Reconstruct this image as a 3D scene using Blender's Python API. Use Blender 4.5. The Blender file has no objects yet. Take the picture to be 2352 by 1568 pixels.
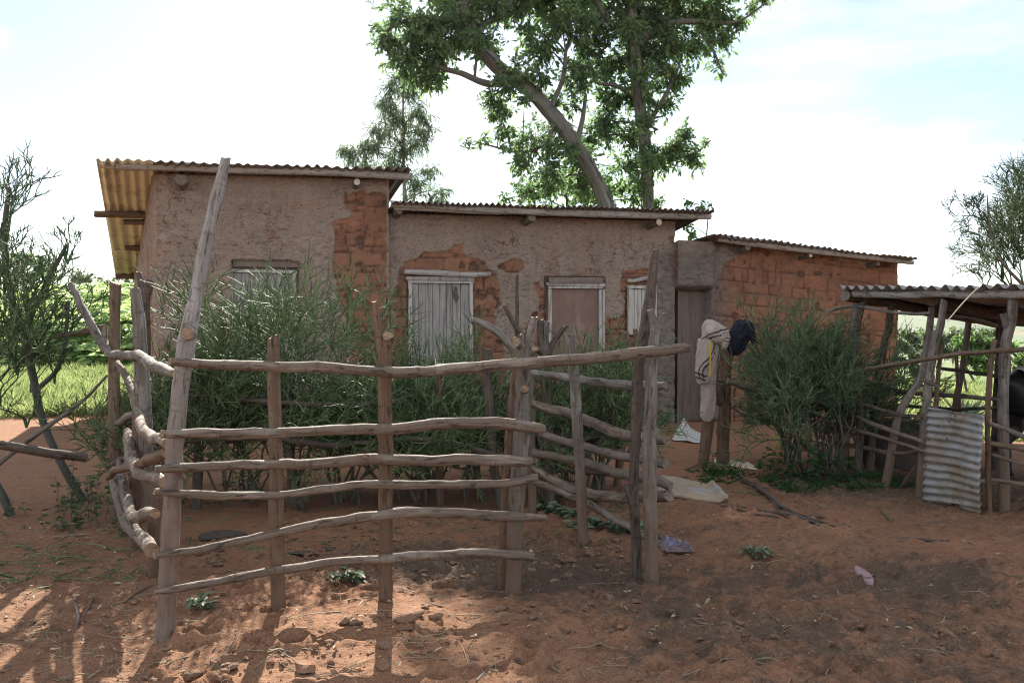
import bpy, math, random
import numpy as np
from math import radians as R
rng = np.random.default_rng(7)
random.seed(7)
sc = bpy.context.scene
COL = sc.collection
# ------------------------------------------------------------------ noise
def _h(ix, iy, iz, seed):
    h = (ix.astype(np.int64) * 374761393 + iy.astype(np.int64) * 668265263 + iz.astype(np.int64) * 2147483647 + seed * 1274126177) & 0xffffffff
    h = ((h ^ (h >> 13)) * 1274126177) & 0xffffffff
    h = ((h ^ (h >> 16)) * 2246822519) & 0xffffffff
    return ((h ^ (h >> 15)) & 0xffffff) / float(0xffffff)
def vnoise(p, seed=0):
    p = np.asarray(p, float)
    i = np.floor(p); f = p - i; i = i.astype(np.int64)
    f = f * f * (3 - 2 * f)
    r = 0
    for dx in (0, 1):
        wx = f[..., 0] if dx else 1 - f[..., 0]
        for dy in (0, 1):
            wy = f[..., 1] if dy else 1 - f[..., 1]
            for dz in (0, 1):
                wz = f[..., 2] if dz else 1 - f[..., 2]
                r = r + wx * wy * wz * _h(i[..., 0] + dx, i[..., 1] + dy, i[..., 2] + dz, seed)
    return r * 2 - 1
def fbm(p, oct=4, seed=0, gain=.5):
    p = np.asarray(p, float); a = 1; s = 0; t = 0
    for k in range(oct):
        s = s + a * vnoise(p * (2 ** k), seed + k * 17); t += a; a *= gain
    return s / t
def sst(a, b, x):
    t = np.clip((np.asarray(x, float) - a) / (b - a), 0, 1)
    return t * t * (3 - 2 * t)
def xyz(x, y, z=0.):
    x, y, z = np.broadcast_arrays(np.asarray(x, float), np.asarray(y, float), np.asarray(z, float))
    return np.stack([x, y, z], -1)
def nrm(v):
    return v / np.maximum(np.linalg.norm(v, axis=-1, keepdims=True), 1e-9)
# ------------------------------------------------------------------ photograph to place
F_PX, CX, CY, EYE = 2000., 1176., 784., 1.6
PIT = math.atan(51 / 2000.)
CAM = np.array([0, 0, EYE])
def ray(x, y):
    u = (x - CX) / F_PX; w = -(y - CY) / F_PX
    c, s = math.cos(PIT), math.sin(PIT)
    return np.array([u, c + w * s, -s + w * c])
def P(x, y, Y):
    d = ray(x, y); return CAM + d * (Y / d[1])
# ground height
def gz_smooth(X, Y):
    X = np.asarray(X, float); Y = np.asarray(Y, float)
    z = -.35 * sst(3.2, 6.2, X) * sst(10.5, 14.5, Y) * (1 - sst(60, 120, Y))
    rgt = sst(-4, 8, X - (Y - 20) * .05)
    z = z - np.clip(Y - 20, 0, 380) * (.02 + .045 * rgt) * sst(18, 40, Y)
    z = z - np.clip(np.abs(X) - 60, 0, 300) * .03
    return z
MOUNDS = [(1.9, 6.05, .95, .28, .09, -.45), (2.9, 5.35, .9, .3, .07, -.35), (.2, 4.6, .6, .35, .045, 0), (-.9, 4.45, .8, .4, .05, .2),
          (1.2, 4.5, .7, .4, .05, -.2), (2.0, 4.4, .8, .25, .05, -.1), (3.3, 6.2, .7, .3, .05, -.4), (.9, 7.9, 1.1, .35, .06, -.3)]
def gz(X, Y):
    X = np.asarray(X, float); Y = np.asarray(Y, float)
    z = gz_smooth(X, Y)
    near = 1 - sst(9, 14, Y) * .75
    z = z + .03 * fbm(xyz(X * .9, Y * .9), 3, 3) * near
    for mx, my, a, b, h, rot in MOUNDS:
        c, s = math.cos(rot), math.sin(rot)
        dx, dy = X - mx, Y - my
        q = ((dx * c + dy * s) / a) ** 2 + ((-dx * s + dy * c) / b) ** 2
        z = z + h * np.exp(-q)
    return z
def gz1(X, Y): return float(gz(np.array([X]), np.array([Y]))[0])
def G(x, y):
    d = ray(x, y); z = 0.
    for _ in range(8):
        t = (EYE - z) / -d[2]; p = CAM + d * t; z = gz1(p[0], p[1])
    return np.array([p[0], p[1], z])
# ------------------------------------------------------------------ mesh helpers
ORG = {}
class Geo:
    def __init__(s): s.v = []; s.q = []; s.t = []; s.n = 0; s.a = {}; s.mq = []; s.mt = []
    def add(s, V, Q=None, T=None, mi=0, **attr):
        V = np.asarray(V, float).reshape(-1, 3)
        if Q is not None and len(Q): s.q.append(np.asarray(Q, np.int64).reshape(-1, 4) + s.n); s.mq.append(np.full(len(s.q[-1]), mi))
        if T is not None and len(T): s.t.append(np.asarray(T, np.int64).reshape(-1, 3) + s.n); s.mt.append(np.full(len(s.t[-1]), mi))
        for k, a in attr.items():
            a = np.asarray(a, float)
            s.a.setdefault(k, []).append((s.n, np.broadcast_to(a, (len(V),) + a.shape[1:]) if a.ndim <= 1 else a))
        s.v.append(V); s.n += len(V); return s
    def build(s, name, mat, parent=None, smooth=True, org=None):
        V = np.concatenate(s.v) if s.v else np.zeros((0, 3))
        off = ORG.get(parent.name, np.zeros(3)) if parent is not None else (np.zeros(3) if org is None else np.asarray(org, float))
        me = bpy.data.meshes.new(name)
        Q = np.concatenate(s.q) if s.q else np.zeros((0, 4), np.int64)
        T = np.concatenate(s.t) if s.t else np.zeros((0, 3), np.int64)
        me.vertices.add(len(V)); me.vertices.foreach_set('co', (V - off).astype(np.float32).ravel())
        me.loops.add(len(Q) * 4 + len(T) * 3)
        me.loops.foreach_set('vertex_index', np.concatenate([Q.ravel(), T.ravel()]).astype(np.int32))
        me.polygons.add(len(Q) + len(T))
        st = np.concatenate([np.arange(len(Q)) * 4, len(Q) * 4 + np.arange(len(T)) * 3]).astype(np.int32)
        me.polygons.foreach_set('loop_start', st)
        mi = np.concatenate((s.mq or [np.zeros(0)]) + (s.mt or [np.zeros(0)])).astype(np.int32)
        mats = mat if isinstance(mat, (list, tuple)) else [mat]
        for m in mats: me.materials.append(m)
        if len(mats) > 1: me.polygons.foreach_set('material_index', mi)
        me.polygons.foreach_set('use_smooth', np.full(len(mi), bool(smooth)))
        me.update(calc_edges=True)
        for k, parts in s.a.items():
            vec = parts[0][1].ndim == 2
            A = np.zeros((len(V), 3) if vec else len(V), np.float32)
            for o, a in parts: A[o:o + len(a)] = a
            at = me.attributes.new(k, 'FLOAT_VECTOR' if vec else 'FLOAT', 'POINT')
            at.data.foreach_set('vector' if vec else 'value', A.ravel())
        me.validate(clean_customdata=False)
        ob = bpy.data.objects.new(name, me); COL.objects.link(ob)
        if parent is not None: ob.parent = parent; ORG[ob.name] = off
        else: ob.location = off; ORG[ob.name] = off
        return ob
def tag(o, label, cat, group=None, kind=None):
    if label: o['label'] = label
    if cat: o['category'] = cat
    if group: o['group'] = group
    if kind: o['kind'] = kind
    return o
def thing(name, label, cat, loc, group=None):
    o = bpy.data.objects.new(name, None); o.empty_display_size = .1; COL.objects.link(o)
    o.location = loc; ORG[o.name] = np.asarray(loc, float)
    return tag(o, label, cat, group)
def struct(o): o['kind'] = 'structure'; return o
def box(g, c, ax, ay, az, sx, sy, sz, mi=0, bev=0, jit=0):
    c = np.asarray(c, float); ax, ay, az = (nrm(np.asarray(a, float)) for a in (ax, ay, az))
    V = []
    for k in (-1, 1):
        for j in (-1, 1):
            for i in (-1, 1): V.append(c + ax * i * sx / 2 + ay * j * sy / 2 + az * k * sz / 2 + (rng.normal(0, jit, 3) if jit else 0))
    g.add(V, [[0, 2, 3, 1], [4, 5, 7, 6], [0, 1, 5, 4], [2, 6, 7, 3], [0, 4, 6, 2], [1, 3, 7, 5]], mi=mi, pc=np.array(V) * np.array([1, 1, 1]))
def catmull(pts, step):
    pts = np.asarray(pts, float)
    if len(pts) == 2: pts = np.stack([pts[0], (pts[0] + pts[1]) / 2, pts[1]])
    ext = np.vstack([2 * pts[0] - pts[1], pts, 2 * pts[-1] - pts[-2]])
    out = []
    for i in range(1, len(ext) - 2):
        p0, p1, p2, p3 = ext[i - 1:i + 3]
        n = max(2, int(np.linalg.norm((p2 - p1)[:3]) / step))
        t = np.linspace(0, 1, n, endpoint=False)[:, None]
        out.append(.5 * ((2 * p1) + (-p0 + p2) * t + (2 * p0 - 5 * p1 + 4 * p2 - p3) * t * t + (-p0 + 3 * p1 - 3 * p2 + p3) * t ** 3))
    out.append(ext[-2][None]); return np.vstack(out)
def pole(g, pts, sides=12, rough=.07, seed=0, wob=.15, knots=.0, cap=1, step=None, cutjit=.25):
    """tapering crooked pole; pts rows are x, y, z, radius"""
    pts = np.asarray(pts, float)
    rm = pts[:, 3].mean()
    C = catmull(pts, step or max(rm * .9, .012)); n = len(C)
    L = np.concatenate([[0], np.cumsum(np.linalg.norm(np.diff(C[:, :3], axis=0), axis=1))])
    c = C[:, :3] + np.stack([fbm(xyz(L / (rm * 9) + seed * 3.1, k * 7.7 + .3, seed), 2, seed) for k in range(3)], -1) * rm * wob
    r = C[:, 3]
    T = nrm(np.gradient(c, axis=0))
    ref = np.array([0, 0, 1.]) if abs(T[:, 2].mean()) < .8 else np.array([0, 1., 0])
    U = nrm(np.cross(T, ref)); W = np.cross(T, U)
    a = np.arange(sides) * 2 * math.pi / sides
    ca, sa = np.cos(a), np.sin(a)
    rr = r[:, None] * (1 + rough * 2 * fbm(xyz(ca[None] * 1.2 + 0 * L[:, None], sa[None] * 1.2 + 0 * L[:, None], L[:, None] / (rm * 3.0) + seed * 5.3), 3, seed)
                       + rough * .8 * fbm(xyz(ca[None] * 3 + 0 * L[:, None], sa[None] * 3 + 0 * L[:, None], L[:, None] / (rm * 12.0) + seed * 5.3), 2, seed + 5))
    rs = np.random.default_rng(seed + 99)
    if knots:
        for _ in range(int(L[-1] / (rm * 14) * knots) + 1):
            l0 = rs.uniform(.05, .95) * L[-1]; a0 = rs.uniform(0, 6.28); s = rm * rs.uniform(.5, .9)
            d2 = ((L[:, None] - l0) / s) ** 2 + ((np.angle(np.exp(1j * (a[None] - a0)))) / .5) ** 2
            rr = rr + r[:, None] * rs.uniform(.1, .26) * np.exp(-d2)
    V = c[:, None] + U[:, None] * (rr * ca[None])[..., None] + W[:, None] * (rr * sa[None])[..., None]
    # ragged cut ends
    for e in (0, -1):
        V[e] += T[e] * (rs.normal(0, cutjit, sides) * r[e] * .6)[:, None] + T[e] * (ca * rs.normal(0, .25) * r[e])[:, None]
    pc = np.stack([rm * 3 * np.broadcast_to(ca, (n, sides)), rm * 3 * np.broadcast_to(sa, (n, sides)), np.broadcast_to(L[:, None] + seed * 1.37, (n, sides))], -1)
    i = np.arange(n - 1)[:, None] * sides; j = np.arange(sides)[None]; j2 = (j + 1) % sides
    Q = np.stack([i + j, i + j2, i + sides + j2, i + sides + j], -1).reshape(-1, 4)
    g.add(V.reshape(-1, 3), Q, pc=pc.reshape(-1, 3))
    if cap:
        for e, fl in ((0, 1), (-1, 0)):
            ring = V[e]; ctr = ring.mean(0) + T[e] * (0.02 * r[e])
            inner = ctr + (ring - ctr) * .6 + rs.normal(0, .05, (sides, 1)) * r[e] * T[e]
            VV = np.vstack([ring, inner, ctr]); jj = np.arange(sides); kk = (jj + 1) % sides
            q = np.stack([jj, kk, sides + kk, sides + jj], -1); t = np.stack([sides + jj, sides + kk, np.full(sides, 2 * sides)], -1)
            if fl: q = q[:, ::-1]; t = t[:, ::-1]
            g.add(VV, q, t, mi=1, pc=VV * 1.0)
    return g
def pxpole(pts, base_ground=False, sink=.18):
    """rows x, y, Y(depth), r(px) -> world rows"""
    out = []
    for x, y, Y, r in pts:
        p = P(x, y, Y); out.append([*p, r * Y / F_PX])
    if base_ground:
        d = np.array(out[0][:3]) - np.array(out[1][:3]); d = d / np.linalg.norm(d)
        out[0][:3] = list(np.array(out[0][:3]) + d * sink)
    return out
def segs(g, P0, P1, R0, R1, sides=4, tone=None, pc=None):
    P0, P1 = np.asarray(P0), np.asarray(P1); n = len(P0)
    if n == 0: return
    T = nrm(P1 - P0); ref = np.where(np.abs(T[:, 2:3]) > .9, np.array([[1., 0, 0]]), np.array([[0, 0, 1.]]))
    U = nrm(np.cross(T, ref)); W = np.cross(T, U)
    a = np.arange(sides) * 2 * math.pi / sides + .4
    ring = U[:, None] * np.cos(a)[None, :, None] + W[:, None] * np.sin(a)[None, :, None]
    A = P0[:, None] + ring * np.asarray(R0).reshape(-1, 1, 1); B = P1[:, None] + ring * np.asarray(R1).reshape(-1, 1, 1)
    V = np.concatenate([A, B], 1).reshape(-1, 3)
    b = (np.arange(n) * 2 * sides)[:, None]; j = np.arange(sides)[None]; j2 = (j + 1) % sides
    Q = np.stack([b + j, b + j2, b + sides + j2, b + sides + j], -1).reshape(-1, 4)
    kw = {}
    if tone is not None: kw['tone'] = np.repeat(tone, 2 * sides)
    g.add(V, Q, **kw)
def leaves(g, C, D, L, W, tone, fold=.25, droop=.0, rs=rng, up=None, mid=.45):
    """folded leaf-shaped faces: base, two shoulders, tip"""
    n = len(C)
    if n == 0: return
    D = nrm(D)
    if up is None: up = rs.normal(0, 1, (n, 3))
    S = nrm(np.cross(D, up)); N = np.cross(S, D)
    L = np.broadcast_to(L, n)[:, None]; W = np.broadcast_to(W, n)[:, None]
    b = C; t = C + D * L - np.array([0, 0, 1.]) * L * droop
    m = C + D * L * mid
    l = m + S * W * .5 + N * W * fold; r = m - S * W * .5 + N * W * fold
    m2 = C + D * L * (mid + .33) - np.array([0, 0, 1.]) * L * droop * .4
    l2 = m2 + S * W * .36 + N * W * fold * .7; r2 = m2 - S * W * .36 + N * W * fold * .7
    V = np.stack([b, l, l2, t, r2, r], 1).reshape(-1, 3)
    o = (np.arange(n) * 6)[:, None]
    Q = np.concatenate([o + np.array([[0, 1, 2, 3]]), o + np.array([[0, 3, 4, 5]])])
    g.add(V, Q, tone=np.repeat(tone, 6))
# ------------------------------------------------------------------ materials
def newmat(name):
    m = bpy.data.materials.new(name); m.use_nodes = True
    nt = m.node_tree; nt.nodes.clear()
    out = nt.nodes.new('ShaderNodeOutputMaterial')
    return m, nt, out
class NB:
    def __init__(s, nt): s.nt = nt
    def __call__(s, t, ins=None, **kw):
        n = s.nt.nodes.new('ShaderNode' + t)
        for k, v in kw.items(): setattr(n, k, v)
        for k, v in (ins or {}).items():
            i = n.inputs[k]
            if isinstance(v, bpy.types.NodeSocket): s.nt.links.new(v, i)
            else:
                if isinstance(v, (tuple, list)) and len(v) == 3 and i.type == 'RGBA': v = (*v, 1)
                i.default_value = v
        return n
    def mix(s, f, a, b, bt='MIX'):
        n = s.nt.nodes.new('ShaderNodeMix'); n.data_type = 'RGBA'; n.blend_type = bt
        for k, v in ((0, f), (6, a), (7, b)):
            if isinstance(v, bpy.types.NodeSocket): s.nt.links.new(v, n.inputs[k])
            else: n.inputs[k].default_value = (*v, 1) if isinstance(v, (tuple, list)) and len(v) == 3 else v
        return n.outputs[2]
    def noise(s, vec, scale, detail=4, rough=.55, dist=0):
        n = s('TexNoise', {'Scale': scale, 'Detail': detail, 'Roughness': rough, 'Distortion': dist})
        if vec is not None: s.nt.links.new(vec, n.inputs['Vector'])
        return n.outputs['Fac']
    def step(s, v, a, b):
        n = s('MapRange', {'Value': v, 'From Min': a, 'From Max': b}); n.clamp = True; return n.outputs[0]
    def math(s, op, a, b=None, clamp=False):
        n = s.nt.nodes.new('ShaderNodeMath'); n.operation = op; n.use_clamp = clamp
        for k, v in ((0, a), (1, b)):
            if v is None: continue
            if isinstance(v, bpy.types.NodeSocket): s.nt.links.new(v, n.inputs[k])
            else: n.inputs[k].default_value = v
        return n.outputs[0]
    def attr(s, name, what='Fac'):
        n = s('Attribute'); n.attribute_name = name; return n.outputs[what]
    def mapping(s, vec, scale):
        n = s('Mapping', {'Vector': vec, 'Scale': scale}); return n.outputs[0]
    def bump(s, h, strength, dist, normal=None):
        i = {'Height': h, 'Strength': strength, 'Distance': dist}
        if normal is not None: i['Normal'] = normal
        return s('Bump', i).outputs[0]
def finish(N, out, col, rough=.85, normal=None, metal=0., spec=.3):
    b = N('BsdfPrincipled', {'Base Color': col, 'Roughness': rough, 'Metallic': metal, 'Specular IOR Level': spec})
    if normal is not None: N.nt.links.new(normal, b.inputs['Normal'])
    N.nt.links.new(b.outputs[0], out.inputs[0]); return b
def wood_mat(name, c1, c2, c3, streak=1., patch=.5, scale=1., mud=0., mz=0., rough=.8):
    """pole bark: streaks run along the pole (attribute pc), pale worn patches and dark knots"""
    m, nt, out = newmat(name); N = NB(nt)
    pc = N.attr('pc', 'Vector')
    st = N.noise(N.mapping(pc, (26 * scale, 26 * scale, 2.2 * scale)), 1., 5, .6)
    bl = N.noise(N.mapping(pc, (7 * scale, 7 * scale, 3.5 * scale)), 1., 4, .6)
    bl2 = N.noise(N.mapping(pc, (14 * scale, 14 * scale, 9 * scale)), 1., 3, .6)
    ring = N.noise(N.mapping(pc, (3, 3, 34 * scale)), 1., 3, .6)
    c = N.mix(N.step(st, .35, .65), c1, c2)
    c = N.mix(N.math('MULTIPLY', N.step(bl, .5, .62), patch), c, c3)
    c = N.mix(N.math('MULTIPLY', N.step(bl2, .56, .64), .75), c, tuple(x * .25 for x in c1))
    c = N.mix(N.math('MULTIPLY', N.step(ring, .58, .68), .5), c, tuple(x * .4 for x in c1))
    if mud:
        zz = N('SeparateXYZ', {0: N('NewGeometry').outputs['Position']}).outputs[2]
        c = N.mix(N.math('MULTIPLY', N.step(N.math('ADD', zz, N.math('MULTIPLY', bl, -1.0)), .45 + mz, -.35 + mz), mud), c, (.145, .090, .060))
    nrmo = N.bump(st, .5 * streak, .012); nrmo = N.bump(bl2, .5, .015, nrmo)
    fine = N.noise(N.mapping(pc, (90, 90, 12)), 1., 3, .6)
    nrmo = N.bump(fine, .35, .004, nrmo)
    finish(N, out, c, rough, nrmo, spec=.25); return m
def cut_mat(name, c1, c2):
    m, nt, out = newmat(name); N = NB(nt)
    g = N('NewGeometry').outputs['Position']
    n = N.noise(g, 60, 4, .6); n2 = N.noise(N.mapping(g, (20, 20, 120)), 1, 3)
    c = N.mix(N.step(n, .35, .65), c1, c2); c = N.mix(N.math('MULTIPLY', N.step(n2, .55, .65), .5), c, tuple(x * .4 for x in c1))
    finish(N, out, c, .85, N.bump(n, .5, .01)); return m
def leaf_mat(name, dark, light, yellow=None, trans=.35, rough=.45, tc=None, spec=.4):
    m, nt, out = newmat(name); N = NB(nt)
    t = N.attr('tone')
    c = N.mix(t, dark, light)
    if yellow: c = N.mix(N.step(t, .93, 1.), c, yellow)
    b = N('BsdfPrincipled', {'Base Color': c, 'Roughness': rough, 'Specular IOR Level': spec})
    tcx = N.mix(t, tuple(x * 1.6 for x in (tc or dark)), tuple(x * 1.9 for x in (tc or light)))
    tr = N('BsdfTranslucent', {'Color': tcx})
    ms = N('MixShader', {0: trans, 1: b.outputs[0], 2: tr.outputs[0]})
    nt.links.new(ms.outputs[0], out.inputs[0]); return m
def twig_mat(name, dark, light, rough=.38, spec=.5):
    m, nt, out = newmat(name); N = NB(nt)
    t = N.attr('tone'); finish(N, out, N.mix(t, dark, light), rough, spec=spec); return m
def plain_mat(name, c1, c2, scale=20, rough=.8, bump=.3, bd=.01, c3=None, metal=0., stretch=(1, 1, 1), spec=.3):
    m, nt, out = newmat(name); N = NB(nt)
    g = N.mapping(N('TexCoord').outputs['Object'], stretch)
    n = N.noise(g, scale, 5, .6); n2 = N.noise(g, scale * .23, 4, .6); n3 = N.noise(g, scale * 4, 3, .6)
    c = N.mix(N.step(n, .35, .65), c1, c2)
    if c3: c = N.mix(N.step(n2, .5, .62), c, c3)
    nn = N.bump(n, bump, bd); nn = N.bump(n3, bump * .6, bd * .3, nn)
    finish(N, out, c, rough, nn, metal, spec); return m
def wall_mat():
    m, nt, out = newmat('mud_wall'); N = NB(nt)
    g = N('NewGeometry').outputs['Position']
    n1 = N.noise(g, 1.1, 4, .6); n2 = N.noise(g, 9, 5, .65); n3 = N.noise(g, 45, 4, .65); n4 = N.noise(N.mapping(g, (1, 1, 2.4)), 22, 3, .7, .6)
    n5 = N.noise(g, 140, 2, .6)
    pl = N.mix(N.step(n1, .35, .65), (.305, .236, .188), (.245, .186, .147))
    pl = N.mix(N.math('MULTIPLY', N.step(n2, .45, .65), .5), pl, (.35, .27, .215))
    pl = N.mix(N.math('MULTIPLY', N.step(N.noise(g, 2.3, 3), .58, .72), .5), pl, (.33, .17, .10))
    pl = N.mix(N.math('MULTIPLY', N.step(n4, .565, .625), .8), pl, (.125, .082, .062))  # dark flecks: straw and dirt, plus pit shadows painted into the colour
    pl = N.mix(N.math('MULTIPLY', N.step(n5, .72, .8), .5), pl, (.55, .47, .38))
    wn = N('TexNoise', {'Scale': 3.5, 'Detail': 4, 'Vector': g}).outputs['Color']
    gw = N('VectorMath', {0: g, 1: wn}); gw.operation = 'ADD'
    vo = N('TexVoronoi', {'Vector': gw.outputs[0], 'Scale': 2.6}, feature='DISTANCE_TO_EDGE').outputs['Distance']
    ck = N.math('MULTIPLY', N.step(vo, .022, .004), N.step(N.noise(g, 1.4, 3), .46, .60))
    pl = N.mix(N.math('MULTIPLY', ck, .8), pl, (.10, .07, .055))
    rain = N.noise(N.mapping(g, (7, 7, .5)), 1., 4, .6)
    pl = N.mix(N.math('MULTIPLY', N.step(rain, .55, .75), .3), pl, (.40, .31, .245)); pl = N.mix(N.math('MULTIPLY', N.step(rain, .45, .30), .35), pl, (.18, .13, .10))
    to = N.attr('tone')
    br = N.mix(to, (.185, .092, .058), (.285, .140, .084))
    br = N.mix(N.math('MULTIPLY', N.step(n2, .42, .66), .55), br, (.37, .17, .095))
    br = N.mix(N.math('MULTIPLY', N.step(n1, .5, .66), .4), br, (.175, .09, .06))
    br = N.mix(N.math('MULTIPLY', N.step(n4, .62, .72), .6), br, (.13, .05, .03))
    br = N.mix(N.math('MULTIPLY', N.step(n5, .74, .8), .6), br, (.55, .40, .28))
    vb = N('TexVoronoi', {'Vector': gw.outputs[0], 'Scale': 5.5}, feature='DISTANCE_TO_EDGE').outputs['Distance']
    cb_ = N.math('MULTIPLY', N.step(vb, .022, .006), N.step(N.noise(g, 2.6, 3), .46, .58))
    br = N.mix(N.math('MULTIPLY', cb_, .75), br, (.10, .05, .035)); br = N.mix(N.math('MULTIPLY', N.step(rain, .5, .7), .35), br, (.24, .16, .12))
    br = N.mix(N.attr('joint'), br, (.14, .08, .056))
    wet = N.attr('wet')
    c = N.mix(N.attr('plaster'), br, pl)
    c = N.mix(N.math('MULTIPLY', wet, .85), c, N.mix(N.step(n2, .38, .62), (.115, .098, .086), (.175, .148, .128)))
    nn = N.bump(n2, .6, .03); nn = N.bump(n4, .9, .022, nn); nn = N.bump(n3, .6, .008, nn); nn = N.bump(N.math('MULTIPLY', ck, -1.), .7, .02, nn)
    finish(N, out, c, .95, nn, spec=.15); return m
def ground_mat():
    m, nt, out = newmat('red_earth'); N = NB(nt)
    g = N('NewGeometry').outputs['Position']
    du = N.attr('dung'); gr = N.attr('green')
    a = N.noise(g, .7, 5, .6); b = N.noise(g, 5, 6, .65); c_ = N.noise(N.mapping(g, (1, 1.6, 1)), 22, 5, .7); d = N.noise(g, 90, 3, .65)
    c = N.mix(N.step(a, .35, .68), (.315, .158, .088), (.26, .140, .084))
    c = N.mix(N.math('MULTIPLY', N.step(b, .45, .65), .55), c, (.335, .19, .115))
    dm = N.math('ADD', du, N.math('MULTIPLY', N.math('SUBTRACT', b, .5), 1.6))
    dm2 = N.math('ADD', dm, N.math('MULTIPLY', N.math('SUBTRACT', c_, .5), 1.3))
    c = N.mix(N.step(dm2, .42, .85), c, (.125, .086, .061))
    c = N.mix(N.math('MULTIPLY', N.step(c_, .56, .67), .6), c, (.145, .078, .052))
    e_ = N.noise(N.mapping(g, (1, 1.4, 1)), 48, 4, .7); c = N.mix(N.math('MULTIPLY', N.step(e_, .57, .67), .6), c, (.135, .08, .055)); c = N.mix(N.math('MULTIPLY', N.step(e_, .42, .34), .45), c, (.43, .25, .15))
    c = N.mix(N.math('MULTIPLY', N.step(d, .68, .76), .6), c, (.52, .36, .25))
    gm = N.math('ADD', gr, N.math('MULTIPLY', N.math('SUBTRACT', b, .5), .8))
    c = N.mix(N.step(gm, .4, .7), c, N.mix(b, (.07, .11, .025), (.15, .18, .05)))
    nn = N.bump(b, .5, .07); nn = N.bump(c_, .9, .045, nn); nn = N.bump(d, .8, .012, nn)
    finish(N, out, c, .95, nn, spec=.12); return m
def tin_mat(name, a, b, rust, rusty=.5, metal=.35, rough=.55):
    m, nt, out = newmat(name); N = NB(nt)
    g = N('NewGeometry').outputs['Position']
    n1 = N.noise(g, 1.8, 5, .65); n2 = N.noise(g, 14, 5, .7); n3 = N.noise(g, 60, 3)
    c = N.mix(N.step(n2, .35, .65), a, b)
    c = N.mix(N.step(N.math('ADD', n1, N.math('MULTIPLY', N.math('SUBTRACT', n2, .5), .5)), .62 - rusty * .3, .72 - rusty * .2), c, rust)
    mt = N.math('MULTIPLY', N.step(n1, .7 - rusty * .3, .5 - rusty * .3), metal)
    nn = N.bump(n2, .25, .01); nn = N.bump(n3, .2, .003, nn)
    bb = finish(N, out, c, rough, nn, 0, .4); nt.links.new(mt, bb.inputs['Metallic']); return m

M_WALL = wall_mat(); M_EARTH = ground_mat()
M_POST = wood_mat('brown_bark', (.105, .068, .045), (.15, .104, .07), (.20, .16, .12), mud=.6)
M_RAIL = wood_mat('pale_bark', (.105, .076, .056), (.17, .128, .096), (.29, .24, .195), patch=.55)
M_GREY = wood_mat('grey_bark', (.105, .088, .072), (.16, .14, .118), (.26, .24, .215), patch=.65, mud=.85)
M_DARK = wood_mat('dark_bark', (.062, .046, .036), (.11, .084, .065), (.15, .12, .095))
M_BROWN = wood_mat('red_brown_bark', (.10, .06, .038), (.15, .095, .062), (.18, .13, .09), mud=.5)
M_EAVE = wood_mat('eave_pole_wood', (.27, .248, .22), (.37, .345, .312), (.44, .418, .385), patch=.4, streak=.6)
M_CORNER = wood_mat('weathered_grey_bark', (.19, .178, .162), (.27, .258, .242), (.37, .362, .35), patch=.7, mud=.75, mz=.6)
M_CUT = cut_mat('cut_wood', (.20, .13, .078), (.27, .19, .12)); M_CUTP = cut_mat('pale_cut_wood', (.50, .43, .32), (.60, .52, .40))
M_CUTD = cut_mat('weathered_cut', (.14, .105, .08), (.21, .165, .13))
M_TREEBARK = wood_mat('fig_bark', (.085, .076, .064), (.135, .122, .105), (.20, .188, .168), scale=.25, patch=.7)
M_EUCBARK = wood_mat('smooth_bark', (.28, .23, .19), (.38, .33, .28), (.42, .4, .36), scale=.4)
M_FIG = leaf_mat('fig_leaf', (.062, .105, .055), (.15, .225, .085), (.40, .34, .04), trans=.5, rough=.36)
M_BACKLEAF = leaf_mat('shrub_leaf', (.05, .10, .025), (.12, .20, .045), trans=.5, rough=.45)
M_EUC = leaf_mat('eucalyptus_leaf', (.075, .11, .07), (.15, .20, .115), trans=.45, rough=.45)
M_FIELD = leaf_mat('fern_leaf', (.13, .195, .075), (.27, .355, .15), trans=.6, rough=.4, tc=(.24, .33, .12))
M_GRASS = leaf_mat('grass_blade', (.10, .145, .045), (.24, .275, .115), trans=.5, rough=.5)
M_SHRUB = leaf_mat('grey_green_leaf', (.08, .11, .06), (.17, .21, .11), trans=.42, rough=.45)
M_WEED = leaf_mat('weed_leaf', (.025, .065, .022), (.06, .125, .035), trans=.35, rough=.45)
M_DRYLEAF = leaf_mat('wilted_leaf', (.085, .13, .07), (.17, .21, .12), trans=.15, rough=.6)
M_DEADLEAF = leaf_mat('dead_leaf', (.16, .10, .06), (.50, .40, .26), trans=.1, rough=.7)
M_PENCIL = twig_mat('pencil_twig', (.028, .056, .026), (.135, .188, .078), .62, .2)
M_PENCILD = twig_mat('pencil_twig_dark', (.026, .052, .028), (.12, .172, .078), .62, .2)
M_STEM = twig_mat('pencil_stem', (.07, .065, .045), (.13, .12, .085), .7, .3)
M_TWIG = twig_mat('dry_twig', (.10, .07, .05), (.34, .27, .18), .8, .2)
# ------------------------------------------------------------------ ground
def axis(lo, hi, fine, far_lo, far_hi, g=1.16):
    a = list(np.arange(lo, hi, fine)); s = fine
    x = a[-1]
    while x < far_hi: s *= g; x += s; a.append(x)
    x = a[0]; s = fine; b = []
    while x > far_lo: s *= g; x -= s; b.append(x)
    return np.array(b[::-1] + a)
gx = axis(-3.6, 4.4, .024, -2600, 2600)
ys = [3.2]; 
while ys[-1] < 11: ys.append(ys[-1] + .016 * (ys[-1] / 3.6) ** 1.1)
st = ys[-1] - ys[-2]
while ys[-1] < 3000: st *= 1.13; ys.append(ys[-1] + st)
lo = []; yv = 3.2; st = .03
while yv > -60: st *= 1.25; yv -= st; lo.append(yv)
gy = np.array(lo[::-1] + ys)
XX, YY = np.meshgrid(gx, gy, indexing='ij')
ZZ = gz(XX, YY)
nearm = (1 - sst(9, 13, YY)) * (1 - sst(4, 6, np.abs(XX)))
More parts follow.
